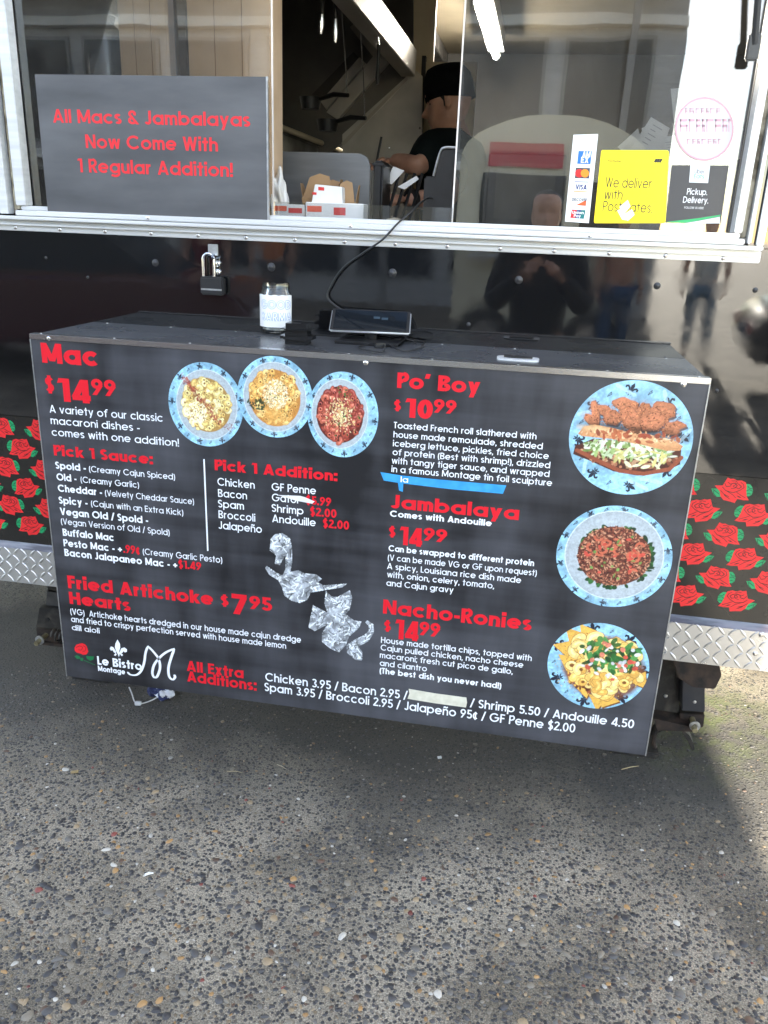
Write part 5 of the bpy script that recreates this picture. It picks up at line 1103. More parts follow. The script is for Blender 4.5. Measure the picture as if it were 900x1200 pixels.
# ------------------------------------------------------------------ jacks and things on the ground
def jack(left):
    Yj = .43; P = lambda x, y, dy=0: at(x, y, Yj+dy)
    base = atZ(58, 775, 0) if left else atZ(800, 872, 0)
    r = root('stabilizer_jack', ('grimy black stabilizer jack with coiled spring under rose panel end' if left else 'grimy black stabilizer jack with splayed foot beside mud flap'), 'jack', (float(base[0]), Yj, 0), 'stabilizer jacks under the skirt')
    def pr(px, th, name, m_, dy=0, b=.002): return MB().prism([P(x, y, dy) for x, y in px], (0, th, 0)).build(name, m_, r, bevel=b)
    if left:
        M1 = mat('jack_grey', (.05, .05, .052), .5, .3, (.09, .088, .085), 25, bump=.2, bscale=80)
        pr([(55, 690), (76, 694), (76, 716), (53, 713)], .06, 'upper_tube', M1, .02)
        hs = pr([(46, 712), (74, 714), (76, 738), (42, 735)], .07, 'arm_channel', M_DIRTY)
        h_ = P(56, 726); MB().lathe((h_[0], Yj+.001, h_[2]), [(.0001, .0035), (.007, .003), (.007, 0)], 12, (0, -1, 0)).build('pin_hole', M_RUBBER, hs)
        pr([(42, 736), (76, 739), (80, 758), (44, 752)], .05, 'screw_block', M_RUST, .03)
        wq = P(48.5, 748.5)
        sp = []; c0 = np.array(P(60, 746)); 
        for k in range(60): a = k*.62; sp.append((c0[0]+.0018*k*.8, Yj+.02-.022*math.cos(a), c0[2]+.022*math.sin(a)-.0002*k))
        MB().tube(sp, .0034, 6).build('coil_spring', M_DIRTY, r, smooth=True)
        pr([(40, 751), (84, 757), (84, 760), (42, 755)], .10, 'foot_bracket', M_RUST, .02, .001)
        fz = P(70, 757)
    else:
        pr([(768, 768), (797, 771), (796, 836), (766, 832)], .03, 'back_plate', M_DIRTY, .05)
        b1 = P(783, 826); MB().lathe((b1[0], Yj+.05, b1[2]), [(.006, 0), (.005, .004), (.001, .005)], 10, (0, -1, 0)).build('rivet', M_GREYWASH, r, smooth=True)
        pr([(802, 774), (825, 777), (825, 801), (801, 799)], .06, 'upper_tube', mat('jack_brown', (.09, .08, .072), .5, .3, (.05, .045, .04), 25, bump=.2, bscale=80), .015)
        hs = pr([(800, 798), (826, 800.5), (826, 835), (799, 833)], .07, 'arm_channel', mat('jack_blue_black', (.025, .028, .036), .42, .3, (.035, .037, .043), 25, bump=.1, bscale=80))
        b1 = P(814, 822.5); MB().lathe((b1[0], Yj+.001, b1[2]), [(.0055, 0), (.005, .003), (.001, .004)], 12, (0, -1, 0)).build('rivet', M_GREYWASH, hs, smooth=True)
        pr([(797, 836), (826, 838), (824, 853), (797, 851)], .05, 'screw_block', M_RUST, .03)
        wq = P(813.5, 848.5)
        pr([(766, 842), (811, 852), (812, 858), (770, 856)], .09, 'foot_bracket', M_RUST, .0, .001)
        MB().tube([P(770, 854, .03), P(767, 862, .03), P(766, 872, .03), P(768, 876, .03)], .006, 8).build('foot_hook', M_RUST, r, smooth=True)
        fo = [P(801, 856), P(808, 862), P(813, 872), P(814, 879), P(811, 880), P(806, 869), P(800, 860)]
        MB().prism(fo, (0, .05, 0)).build('foot_leg', M_DIRTY, r, bevel=.001)
        fz = P(790, 856)
    MB().lathe((wq[0], Yj-.008, wq[2]), [(.0075, 0), (.0155, 0), (.0155, .004), (.0075, .004), (.0075, 0)], 22, (0, -1, 0)).build('washer', M_GREYWASH, r, smooth=True)
    MB().tube([(wq[0], Yj+.05, wq[2]), (wq[0]-.002, Yj-.03, wq[2]-.004)], .0085, 6).build('drive_screw', mat('brass_grime', (.34, .30, .18), .5, .6, (.2, .17, .1), 60), r)
    # scissor legs down to the foot plate, hidden mostly behind the board
    fx = fz[0]+(.10 if left else -.10)
    MB().prism([(fz[0]-.03, Yj+.03, fz[2]+.01), (fz[0]+.03, Yj+.03, fz[2]+.01), (fx+.02, Yj+.06, .02), (fx-.02, Yj+.06, .02)], (0, .03, 0)).build('scissor_arm', M_DIRTY, r, bevel=.002)
    MB().box(fx-.07, fx+.07, Yj+.0, Yj+.13, -.001, .020).build('foot_plate', M_DIRTY, r, bevel=.004)
    xt = float(P(62, 700)[0]) if left else float(P(812, 775)[0])
    MB().box(xt-.03, xt+.03, Yj+.02, Yj+.09, float(P(62, 698)[2]) if left else float(P(812, 776)[2])-.002, ZPL0+.03).build('mount', M_DIRTY, r, bevel=.002)
jack(True); jack(False)
# knotted blue and white cloth with cord
kc = atZ(188, 817, .0)
kn = root('knotted_cloth', 'knotted blue and white cloth lying under the board', 'cloth', (kc[0], kc[1], 0))
M_CLOTH = mat('blue_white_cloth', (.012, .018, .07), .85, 0, (.60, .62, .68), 46, lo=.47, hi=.53, bump=.3, bscale=120)
rs3 = np.random.RandomState(4)
def blob(c, r, sq, m_, par, name, seed, nse=.28):
    bm = bmesh.new(); bmesh.ops.create_icosphere(bm, subdivisions=4, radius=1); q3 = np.random.RandomState(seed); ph = q3.rand(6)*6.28
    for v in bm.verts:
        n = v.co.copy(); k = 1+nse*.5*math.sin(5*n.x+ph[0]+3*n.y)+nse*.4*math.sin(7*n.z+ph[1]+4*n.x)+nse*.3*math.sin(11*n.y+ph[2]-5*n.z); v.co = Vector((n.x*sq[0], n.y*sq[1], n.z*sq[2]))*r*k
    me = bpy.data.meshes.new(name); bm.to_mesh(me); bm.free(); me.materials.append(m_); me.polygons.foreach_set('use_smooth', [True]*len(me.polygons))
    o = bpy.data.objects.new(name, me); COL.objects.link(o); off = ORG[par.name] if par else Vector((0, 0, 0)); o.parent = par; o.location = Vector(c)-off; ORG[o.name] = off
    return o
blob((kc[0]+.012, kc[1], .020), .026, (1.2, 1, .85), M_CLOTH, kn, 'knot', 3)
blob((kc[0]-.022, kc[1]+.01, .016), .020, (1.2, 1, .85), mat('navy_cloth', (.012, .016, .055), .85, 0, (.03, .04, .11), 50, bump=.3, bscale=100), kn, 'knot', 8)
cdp = [np.array(atZ(186, 820, 0))+[0, 0, .012], np.array(atZ(176, 823, 0))+[0, 0, .005], np.array(atZ(164, 826, 0))+[0, 0, .004], np.array(atZ(158, 824, 0))+[0, 0, .006], np.array(atZ(155, 818, 0))+[0, 0, .016], np.array(atZ(152, 814, 0))+[0, 0, .028]]
M_CORD = mat('white_cord', (.5, .5, .5), .7, 0, (.36, .36, .36), 80)
MB().tube(spline(cdp, 6), .0022, 7).build('cord', M_CORD, kn, smooth=True)
tg = atZ(162, 826, 0); MB().obox((tg[0], tg[1], .006), (1, .2, 0), .010, (-.2, 1, 0), .006, (0, 0, 1), .006).build('cord_lock', M_ALU, kn, bevel=.002)
# litter on the paving
def bit(name, label, cat, px, sz, col, ang, h=.003, rnd=False):
    q = atZ(*px, 0); mb = MB(); c, s = math.cos(ang), math.sin(ang)
    if rnd: mb.tube([(q[0]-c*sz[0], q[1]-s*sz[0], .006+h*.4), (q[0]+s*.3*sz[0]*.2, q[1], .008+h*.6), (q[0]+c*sz[0], q[1]+s*sz[0], .006+h*.4)], [sz[1]*.8, sz[1], sz[1]*.5], 7)
    else: mb.obox((q[0], q[1], .006+h/2), (c, s, .12), sz[0], (-s, c, .08), sz[1], (-.12, -.08, 1), h/2)
    o = mb.build(name, mat('litter_%s' % cat.replace(' ', '_')+str(int(col[0]*97)), col, .7, 0, tuple(k*.75 for k in col), 90), None, bevel=0 if rnd else .0008, origin=(q[0], q[1], .004)); tag(o, label, cat); return o
bit('cigarette_butt', 'white cigarette end lying on the dark paving below the board', 'cigarette end', (175, 1027), (.010, .0036), (.74, .73, .70), .5, rnd=True)
bit('paper_scrap', 'tiny white paper scrap below the board', 'paper scrap', (515, 890), (.006, .005), (.72, .72, .70), .3)
bit('twig', 'thin pale twig lying in front of the knotted cloth', 'twig', (275, 907), (.022, .0013), (.34, .27, .16), .12, rnd=True)
bit('twig', 'bent pale twig near the foot of the mud flap jack', 'twig', (738, 902), (.030, .0016), (.40, .32, .18), .5, rnd=True)
bit('twig', 'short dry twig on the dark stain beneath the board middle', 'twig', (330, 901), (.018, .0012), (.42, .36, .24), -.4, rnd=True)
bit('dry_leaf', 'curled tan leaf on paving', 'leaf', (88, 907), (.010, .005), (.30, .22, .10), .3)

# ------------------------------------------------------------------ inside the kitchen
def pbox(px0, px1, Y0, Y1, name, label, cat, m_, bev=.004, group=None):     # a box whose front face fills the pixel rectangle at depth Y0
    a, b = at(px0[0], px1[1], Y0), at(px1[0], px0[1], Y0)
    return a[0], b[0], a[2], b[2]
ctop = at(430, 240, .62)[2]
# inner serving counter
counter = root('serving_counter', 'stainless serving counter behind the window', 'counter', (.6, .6, .5))
MB().box(XL-.2, XR+.3, WALL_Y+.105, .95, ZG-.045, ZG-.012).build('counter_top', M_SS, counter, bevel=.003)
MB().box(XL-.15, XR+.25, WALL_Y+.15, .90, .501, ZG-.0455).build('counter_body', M_SS, counter)
CT = ZG-.012
# steel bin standing on the counter
def cbox(x0, y0, x1, y1, Y0, th, z0=None):
    a, b = at(x0, y1, Y0), at(x1, y0, Y0); return a[0], b[0], Y0, Y0+th, (a[2] if z0 is None else z0), b[2]
bn = root('steel_bin', 'grey steel bin with rounded corner standing behind the takeout boxes', 'bin', (at(378, 238, .62)[0], .62, CT))
X0, X1, Y0, Y1, Z0, Z1 = cbox(300, 180, 434, 240, .62, .012, CT-.001)
MB().prism([(X0, .62, Z0), (X1, .62, Z0), (X1, .62, Z1-.03), (X1-.009, .62, Z1-.009), (X1-.03, .62, Z1), (X0, .62, Z1)], (0, .012, 0)).build('front_sheet', mat('brushed_bin', (.20, .205, .21), .4, .7, (.15, .155, .16), 4, (1, 1, 9), bump=.08, bscale=60), bn, bevel=.002)
MB().box(X1-.012, X1, .633, .80, Z0, Z1-.04).build('side_sheet', M_SS, bn, bevel=.002)
MB().box(X0, X0+.012, .633, .80, Z0, Z1-.04).build('side_sheet', M_SS, bn, bevel=.002)
bb = root('black_bin', 'narrow black bin next to the steel bin', 'bin', (at(445, 238, .66)[0], .66, CT))
X0, X1, Y0, Y1, Z0, Z1 = cbox(435.5, 188, 449, 241, .66, .14, CT-.001)
MB().box(X0, X1, Y0, Y1, Z0, Z1).build('body', M_BPLASTIC, bb, bevel=.006, seg=3, smooth=True); MB().box(X0-.002, X1+.003, Y0-.004, Y1+.004, Z1-.014, Z1-.006).build('rim', M_BPLASTIC, bb, bevel=.002)
# takeout boxes
def takeout(px0, px1, yb, yt, Y, label):
    a, b = at(px0, yb, Y), at(px1, yb, Y); t = at((px0+px1)/2, yt, Y)[2]; r = root('takeout_box', label, 'takeout box', ((a[0]+b[0])/2, Y, CT), 'open kraft takeout boxes'); z0 = CT-.001; h = (t-z0); w = b[0]-a[0]; c = (a[0]+b[0])/2
    zb = z0+h*.5
    for sg, yy in ((-1, Y), (1, Y+w*.8)): MB().prism([(a[0]+w*.1, yy, z0), (b[0]-w*.1, yy, z0), (b[0], yy+.004*sg, zb), (a[0], yy+.004*sg, zb)], (0, .0012, 0)).build('side', M_CARD, r)
    for x0, x1 in ((a[0]+w*.1, a[0]), (b[0]-w*.1, b[0])): MB().prism([(x0, Y+.002, z0), (x0, Y+w*.8, z0), (x1, Y+w*.8, zb), (x1, Y+.002, zb)], (.0012, 0, 0)).build('side', M_CARD, r)
    MB().prism([(a[0]+w*.02, Y, zb), (b[0]-w*.02, Y, zb), (b[0]-w*.2, Y+.01, t-h*.05), (c, Y+.012, t), (a[0]+w*.2, Y+.01, t-h*.08)], (0, .0012, 0)).build('flap', M_CARD, r)
    MB().prism([(b[0], Y+.004, zb), (b[0], Y+w*.7, zb), (b[0]+w*.12, Y+w*.5, t-h*.1), (b[0]+w*.12, Y+w*.2, t-h*.1)], (.0012, 0, 0)).build('flap', M_CARD, r)
    MB().prism([(a[0], Y+.004, zb), (a[0], Y+w*.7, zb), (a[0]-w*.12, Y+w*.5, t-h*.2), (a[0]-w*.12, Y+w*.2, t-h*.2)], (.0012, 0, 0)).build('flap', M_CARD, r)
takeout(354, 392, 238, 203, .52, 'tallest open brown takeout box in front of the steel bin')
takeout(393, 416, 238, 211, .50, 'smaller open brown takeout box beside the black bin')
takeout(374, 402, 238, 210, .57, 'brown takeout box half hidden between the other two')
# stacked white packets with red stickers
def packet(px0, px1, yt, yb, Y, th, label, skew=0, prints=()):
    a, b = at(px0, yb, Y), at(px1, yt, Y); z0 = max(CT-.0012, a[2]) if yb < 236 else CT-.0012
    r = root('paper_packet', label, 'packet', ((a[0]+b[0])/2, Y, z0), 'white packets with red stickers'); MB().prism([(a[0], Y, z0), (b[0], Y, z0), (b[0]-skew*.3, Y, b[2]-abs(skew)*.25), (a[0]+skew, Y, b[2])], (0, th, 0)).build('packet', M_PAPER, r, bevel=.0015)
    for (x0, y0, x1, y1, c) in prints: sprint_flat(r, [(x0, y0), (x1, y0+.5), (x1, y1+.5), (x0, y1)], Y, c)
def sprint_flat(r, px, Y, c):
    mb = MB(); flat(mb, px, Y, c, .0005); mb.build('sticker', M_PRINT, r, fix=False)
RS, RO = srgb(206, 60, 58), srgb(226, 96, 70)
packet(318, 357, 240, 252, .43, .07, 'low white packet at the pane edge with two red stickers', 0, ((320, 241, 336, 247, RO), (338, 243.5, 354, 249.5, RS)))
packet(358, 426, 239, 252, .42, .06, 'long white packet lying on the sill with red sticker', 0, ((360, 241, 377, 248, RO), (391, 243, 405, 252, RS)))
packet(361, 403, 217, 238.5, .47, .035, 'upright white packet with handwriting and red sticker', .018, ((373, 219, 380, 223, RS), (366, 225, 371, 228, RS)))
# crumpled plastic bags
def bag(px, Y, r, sq, label, m_, seed, rest):
    q = at(*px, Y); o = blob((q[0], q[1], q[2]), r, sq, m_, None, 'plastic_bag', seed, .34); o.location.z = rest+r*sq[2]*.92; tag(o, label, 'bag', None); return o
M_BAG = mat('crumpled_white_plastic', (.70, .69, .67), .45, 0, (.60, .56, .50), 14, bump=.5, bscale=45)
bag((327, 215), .46, .040, (.5, .6, 1.55), 'crumpled white plastic bag at the edge of the left pane', M_BAG, 5, CT)
bag((45, 222), .345, .038, (.75, .6, 1.3), 'crumpled white bag with orange mark beside the dark sign', mat('white_orange_bag', (.74, .72, .69), .5, 0, (.70, .66, .62), 9, bump=.5, bscale=40), 12, CT)
bag((343, 233), .50, .018, (1.1, .6, .8), 'small crumpled napkin next to the takeout boxes', M_PAPER, 21, CT)
# tall brown paper bags behind the left pane
def paperbag(x0, x1, Y, yt, lab):
    a, b = at(x0, 150, Y), at(x1, 150, Y); zt = at((x0+x1)/2, yt, Y)[2]; r = root('paper_bag', lab, 'paper bag', ((a[0]+b[0])/2, Y, CT), 'stacks of brown paper bags behind the left pane')
    w = b[0]-a[0]; n = 14; MB().box(a[0], b[0], Y, Y+.10, CT-.001, zt-.012).build('stack', M_KRAFT, r, bevel=.003)
    tp = []
    for k in range(n*2+1): tp.append((a[0]+w*k/(n*2), Y+.004, zt-.012 if k % 2 else zt-.004))
    tp += [(b[0], Y+.004, zt-.03), (a[0], Y+.004, zt-.03)]; MB().prism(tp, (0, .09, 0)).build('cut_edge', M_KRAFT, r)
    for f in (.33, .66): MB().box(a[0]+w*f-.0006, a[0]+w*f+.0006, Y-.0012, Y+.001, CT, zt-.02).build('fold', mat('kraft_fold', (.22, .13, .07), .8), r)
paperbag(146, 202, .46, -60, 'stack of tan paper bags standing nearest the dark post')
paperbag(224, 318, .44, -80, 'widest stack of tan paper bags at the pane edge')
MB_ = MB(); a = at(203, 150, .5); b = at(223, 150, .5)
r = root('upright_post', 'dark upright post between the brown paper bag stacks', 'post', (a[0], .5, CT)); MB().box(a[0], b[0], .5, .54, CT-.001, 2.62).build('post', mat('brown_post', (.10, .07, .05), .6, 0, (.06, .04, .03), 12), r, bevel=.003)
a = at(98, 150, .47); b = at(144, 150, .47)
r = root('drink_urn', 'dark urn standing behind the left pane', 'urn', ((a[0]+b[0])/2, .56, CT)); cx = (a[0]+b[0])/2; rr = (b[0]-a[0])/2
MB().lathe((cx, .47+rr, CT-.001), [(rr*.9, 0), (rr, .02), (rr, .42), (rr*.96, .44), (rr*.4, .47), (.001, .475)], 28).build('body', mat('urn_metal', (.10, .105, .115), .25, .8), r, smooth=True); MB().lathe((cx, .47+rr, CT+.47), [(.02, 0), (.025, .02), (.001, .03)], 14).build('knob', M_BPLASTIC, r, smooth=True)
# printed order sheets pinned on a board at the left
a0_, a1_ = at(40, 100, .62), at(96, 100, .62)
nb = root('notice_board', 'grey notice board with printed white sheets at the left of the window', 'notice board', (a0_[0], .62, CT))
MB().box(XL-.25, a1_[0], .62, .635, CT-.001, 2.5).build('backing', mat('grey_board', (.22, .22, .22), .7, 0, (.17, .17, .17), 6), nb)
for px in ([(38, 20), (92, 28), (92, 74), (44, 62)], [(48, 70), (78, 74), (80, 128), (54, 126)], [(54, 132), (78, 132), (84, 182), (62, 184)], [(52, 186), (74, 186), (78, 222), (58, 224)], [(12, 22), (34, 20), (42, 80), (26, 82)]):
    q = [at(x, y, .617) for x, y in px]; MB().prism(q, (0, .0012, 0)).build('printed_sheet', mat('faded_sheet', (.74, .74, .73), .7, 0, (.45, .45, .45), 60, (1, 1, 5), lo=.45, hi=.6), nb)
# hood along the left, running back
Zl = 2.10
def H(x, y, Z=Zl): return atZ(x, y, Z)
e0, e1 = H(400, 0), H(477, 90); Xh = float((e0[0]+e1[0])/2); Yend = float(e1[1])
hood = root('range_hood', 'large stainless range hood running back along the kitchen', 'range hood', (Xh-.4, 1.2, Zl))
zl1 = Zl+.075
MB().box(Xh-.03, Xh+.035, WALL_Y+.30, Yend, Zl, zl1+.03).build('front_lip', M_SSB, hood, bevel=.003)
MB().prism([(Xh-.03, WALL_Y+.30, zl1+.02), (Xh-.42, WALL_Y+.30, 2.60), (Xh-.44, WALL_Y+.30, 2.60), (Xh-.05, WALL_Y+.30, zl1+.0)], (0, Yend-.6, 0)).build('canopy', M_SS, hood)
MB().box(Xh-1.2, Xh-.43, WALL_Y+.30, Yend, 2.45, 2.47).build('canopy_top', M_DARKI, hood)
YP = Yend+.04
def plate(px, Y, th, name, m_, par): 
    q = [at(x, y, Y) for x, y in px]; return MB().prism(q, (0, th, 0)).build(name, m_, par, bevel=.001)
plate([(300, -40), (484, -40), (484, 84), (400, 168), (372, 190), (300, 190)], YP, .02, 'end_panel', mat('dull_stainless', (.17, .16, .145), .4, .6, (.10, .095, .088), 4, bump=.1, bscale=30), hood)
c6 = lambda x, y: (300+x/3.4615, y/3.4615)
plate([c6(*p) for p in [(225, 385), (395, 210), (418, 232), (262, 410)]], YP-.02, .018, 'filter_bar', M_DARKI, hood)
plate([c6(*p) for p in [(262, 412), (420, 232), (445, 258), (285, 445)]], YP-.03, .028, 'filter_bar', M_SS, hood)
plate([c6(*p) for p in [(285, 455), (480, 222), (535, 252), (330, 485)]], YP-.04, .038, 'filter_bar', M_SS, hood)
plate([c6(*p) for p in [(380, 110), (420, 78), (540, 240), (500, 262)]], YP-.02, .018, 'drip_edge', M_SSB, hood)
plate([c6(*p) for p in [(350, 545), (600, 320), (640, 280), (672, 305), (672, 660), (350, 660)]], YP-.05, .03, 'splash_panel', M_SS, hood)
plate([c6(*p) for p in [(345, 580), (610, 312), (618, 322), (355, 592)]], YP-.056, .006, 'panel_seam', M_SSB, hood)
for p in ((665, 520), (660, 600), (540, 600), (690, 345)):
    q = at(*c6(*p), YP-.05); MB().lathe(q, [(.006, 0), (.004, .003), (.0005, .004)], 10, (0, -1, 0)).build('rivet', M_STEEL, hood, smooth=True)
# shelf with pale edge over the black grill, and pans
ZS = 1.83
s0, s1 = atZ(316, 143, ZS), atZ(402, 178, ZS); Xs = float((s0[0]+s1[0])/2)
sh_ = root('grill_shelf', 'dark grill shelf with pale tubular front edge', 'shelf', (Xs-.2, float((s0[1]+s1[1])/2), 1.60))
MB().tube([(Xs, s0[1], ZS), (Xs, s1[1], ZS)], .011, 10).build('edge_tube', M_CREAM, sh_, smooth=True)
MB().box(Xs-.45, Xs-.012, s0[1], s1[1], ZS-.015, ZS).build('shelf_plate', M_DARKI, sh_); MB().box(Xs-.45, Xs-.02, s0[1]+.25, s1[1], .50, ZS-.0155).build('grill_body', M_DARKI, sh_)
def pan(px, Y, r, lab):
    q = at(*px, Y); o = root('frying_pan', lab, 'pan', tuple(q), 'black pans over the grill'); MB().lathe(q, [(r*.8, 0), (r, .04), (r*.97, .04), (r*.78, .004), (.001, .004)], 22).build('pan_body', M_RUBBER, o, smooth=True)
    MB().tube([np.array(q)+[r*.95, -.01, .035], np.array(q)+[r+.06, -.05, .045], np.array(q)+[r+.12, -.07, .04]], [.008, .009, .007], 8).build('handle', M_RUBBER, o, smooth=True)
    MB().tube([np.array(q)+[r+.115, -.07, .04], np.array(q)+[r+.112, -.07, .10], (q[0]+r+.06, q[1]-.05, 2.46)], .0025, 6).build('hanger', M_STEEL, o)
pan((364, 128), 1.56, .042, 'black pan hanging higher over the grill'); pan((384, 154), 1.54, .042, 'black pan with long handle lower over the grill')
for px0, px1, Y, lab in (((379, -12), (376, 40), .95, 'hanging steel utensil closest to the pane'), ((393, -12), (393, 50), 1.0, 'hanging steel utensil with dark grip'), ((444, 52), (442, 99), 1.35, 'long dark hanging utensil at the hood lip')):
    a, b = at(*px0, Y), at(*px1, Y); t = b*.55+a*.45; o = root('hanging_utensil', lab, 'utensil', tuple(b), 'utensils hanging from the hood'); a2 = a.copy(); 
    MB().tube([a, t], .0055, 8).build('grip', M_RUBBER, o, smooth=True); MB().tube([t, t*.4+b*.6, b], [.006, .008, .004], 8).build('blade', M_STEEL if px0[0] < 400 else M_RUBBER, o, smooth=True)
    MB().tube([(a[0], a[1], a[2]-.005), (a[0]-.004, a[1], a[2]+.03), (Xh-.02 if px0[0] > 400 else a[0]-.01, a[1], Zl+.04 if px0[0] > 400 else 2.47)], .003, 6).build('hook', M_STEEL, o, smooth=True)
# ceiling conduit, cream partition, tube light
k0, k1 = atZ(455, -10, 2.55), atZ(508, 56, 2.55)
tag(MB().box(k1[0]-.06, k1[0]+.03, k0[1], k1[1]+1.6, 2.53, 2.6205).build('ceiling_duct', M_DARKI, None, bevel=.004, origin=(k1[0], k1[1], 2.53)), 'dark duct running along the cream ceiling', 'duct')
pt = root('partition', 'cream kitchen partition with dark gap beside the splash panel', 'partition', (float(at(500, 120, 2.3)[0]), 2.3, .5))
a, b = at(497, 120, 2.3), at(556, 120, 2.3); MB().box(a[0], b[0], 2.3, 2.33, .5005, 2.18).build('panel', M_CREAM, pt, bevel=.002)
a, b = at(492, 120, 2.28), at(496.5, 120, 2.28); MB().box(a[0], b[0], 2.28, 2.32, .5005, 2.2).build('dark_gap_strip', M_RUBBER, pt)  # black strip stands in for the shaded gap beside the splash panel
a, b = at(480, 60, 2.32), at(508, 60, 2.32); MB().box(a[0], b[0], 2.335, 2.36, .5005, 2.52).build('upper_strip', M_CREAM, pt)
t0, t1 = atZ(561, 8, 2.50), atZ(581, 66, 2.50)
tl_ = root('tube_light', 'lit white fluorescent tube on the kitchen ceiling', 'light', ((t0[0]+t1[0])/2, (t0[1]+t1[1])/2, 2.49))
MB().tube([t0, t1], .018, 12).build('tube', mat('lit_tube', (.9, .9, .88), .4, emit=(1.0, .93, .80), estr=28.0), tl_, smooth=True); MB().box(t1[0]-.05, t1[0]+.05, t0[1], t1[1], 2.525, 2.6215).build('housing', M_ALU, tl_)
# order terminal seen from behind, papers, towel
a, b = at(508, 240, .62), at(534, 174, .62)
pos = root('order_terminal', 'black order terminal on bracket seen from behind at the pane edge', 'terminal', ((a[0]+b[0])/2, .66, CT))
MB().prism([(a[0]-.012, .62, CT+.02), (b[0], .62, CT+.0), (b[0], .62, b[2]), (a[0]+.02, .62, b[2]), (a[0]+.008, .62, b[2]-.012), (a[0]-.002, .62, b[2]-.06)], (0, .02, 0)).build('back_shell', M_BPLASTIC, pos, bevel=.004)
MB().tube(spline([(a[0]-.004, .618, b[2]-.07), (a[0]+.010, .618, b[2]-.012), (a[0]+.022, .618, b[2]+.001), (b[0], .618, b[2]+.002)], 5), .0035, 8).build('trim', M_GREYWASH, pos, smooth=True)
MB().box(a[0]-.03, a[0]+.005, .625, .66, CT+.0, CT+.13).build('bracket', M_BPLASTIC, pos, bevel=.005); MB().box(a[0]-.03, b[0], .60, .72, CT-.001, CT+.012).build('base', M_BPLASTIC, pos, bevel=.003)
for px, lab, tl2 in (([(452, 213), (461, 195), (474, 200), (459, 216)], 'cream order slip leaning by the black bin', 0), ([(466, 219), (488, 206), (491, 210), (474, 222)], 'lower cream order slip in the dark rack', 1)):
    q = [at(x, y, .78) for x, y in px]; o = MB().prism(q, (0, .001, 0)).build('order_slip', M_PAPER, None, origin=tuple(q[0])); tag(o, lab, 'slip', 'order slips in the rack')
rk = root('slip_rack', 'black wire rack holding order slips', 'rack', (at(470, 235, .8)[0], .8, CT))
for k in range(4):
    a, b = at(452+k*9, 235, .79+.01*k), at(468+k*9, 203, .79+.01*k); MB().tube([(a[0], a[1], CT), b], .005, 6).build('bar', M_RUBBER, rk)
a, b = at(450, 236, .82), at(500, 236, .82); MB().box(a[0], b[0], .785, .86, CT-.001, CT+.012).build('base', M_RUBBER, rk)
tw = blob(tuple(at(463, 228, .62)), .020, (1.3, .8, .5), mat('cream_towel', (.55, .50, .40), .85, 0, (.46, .41, .32), 30, bump=.4, bscale=80), None, 'towel', 31, .2); tw.location.z = CT+.010; tag(tw, 'bunched cream towel on the counter under the hands', 'towel')
# dark appliance behind the scratched pane
a, b = at(566, 240, .60), at(668, 178, .60)
ap = root('counter_appliance', 'dark appliance standing behind the scratched right pane', 'appliance', ((a[0]+b[0])/2, .65, CT)); MB().box(a[0], b[0], .60, .80, CT-.001, b[2]).build('housing', M_BPLASTIC, ap, bevel=.01, seg=3); MB().box(a[0]+.03, b[0]-.03, .598, .601, CT+.03, b[2]-.03).build('front_plate', M_DARKI, ap)

# ------------------------------------------------------------------ people
dg = lambda: bpy.context.evaluated_depsgraph_get()
def skinned(verts, edges, radii, sub=2, name='skin'):
    me = bpy.data.meshes.new(name); me.from_pydata([tuple(float(c) for c in v) for v in verts], edges, []); o = bpy.data.objects.new(name, me); COL.objects.link(o)
    md = o.modifiers.new('s', 'SKIN'); md.use_smooth_shade = True
    for i, r in enumerate(radii):
        rv = r if isinstance(r, tuple) else (r, r); me.skin_vertices[0].data[i].radius = rv; me.skin_vertices[0].data[i].use_root = (i == 0)
    ms = o.modifiers.new('b', 'SUBSURF'); ms.levels = sub; ms.render_levels = sub
    bpy.context.view_layer.update(); out_ = bpy.data.meshes.new_from_object(o.evaluated_get(dg())); bpy.data.objects.remove(o); return out_
def join_meshes(ms, voxel):
    bm = bmesh.new()
    for x in ms: bm.from_mesh(x)
    me = bpy.data.meshes.new('j'); bm.to_mesh(me); bm.free(); o = bpy.data.objects.new('j', me); COL.objects.link(o)
    md = o.modifiers.new('r', 'REMESH'); md.mode = 'VOXEL'; md.voxel_size = voxel; md.use_smooth_shade = True
    sm = o.modifiers.new('m', 'SMOOTH'); sm.factor = .5; sm.iterations = 1
    bpy.context.view_layer.update(); r = bpy.data.meshes.new_from_object(o.evaluated_get(dg())); bpy.data.objects.remove(o); return r
def child(me, name, m_, par, smooth=True):
    off = ORG[par.name]; me.transform(Matrix.Translation(-off)); me.materials.clear(); me.materials.append(m_)
    if smooth: me.polygons.foreach_set('use_smooth', [True]*len(me.polygons))
    o = bpy.data.objects.new(name, me); COL.objects.link(o); o.parent = par; ORG[o.name] = off; return o
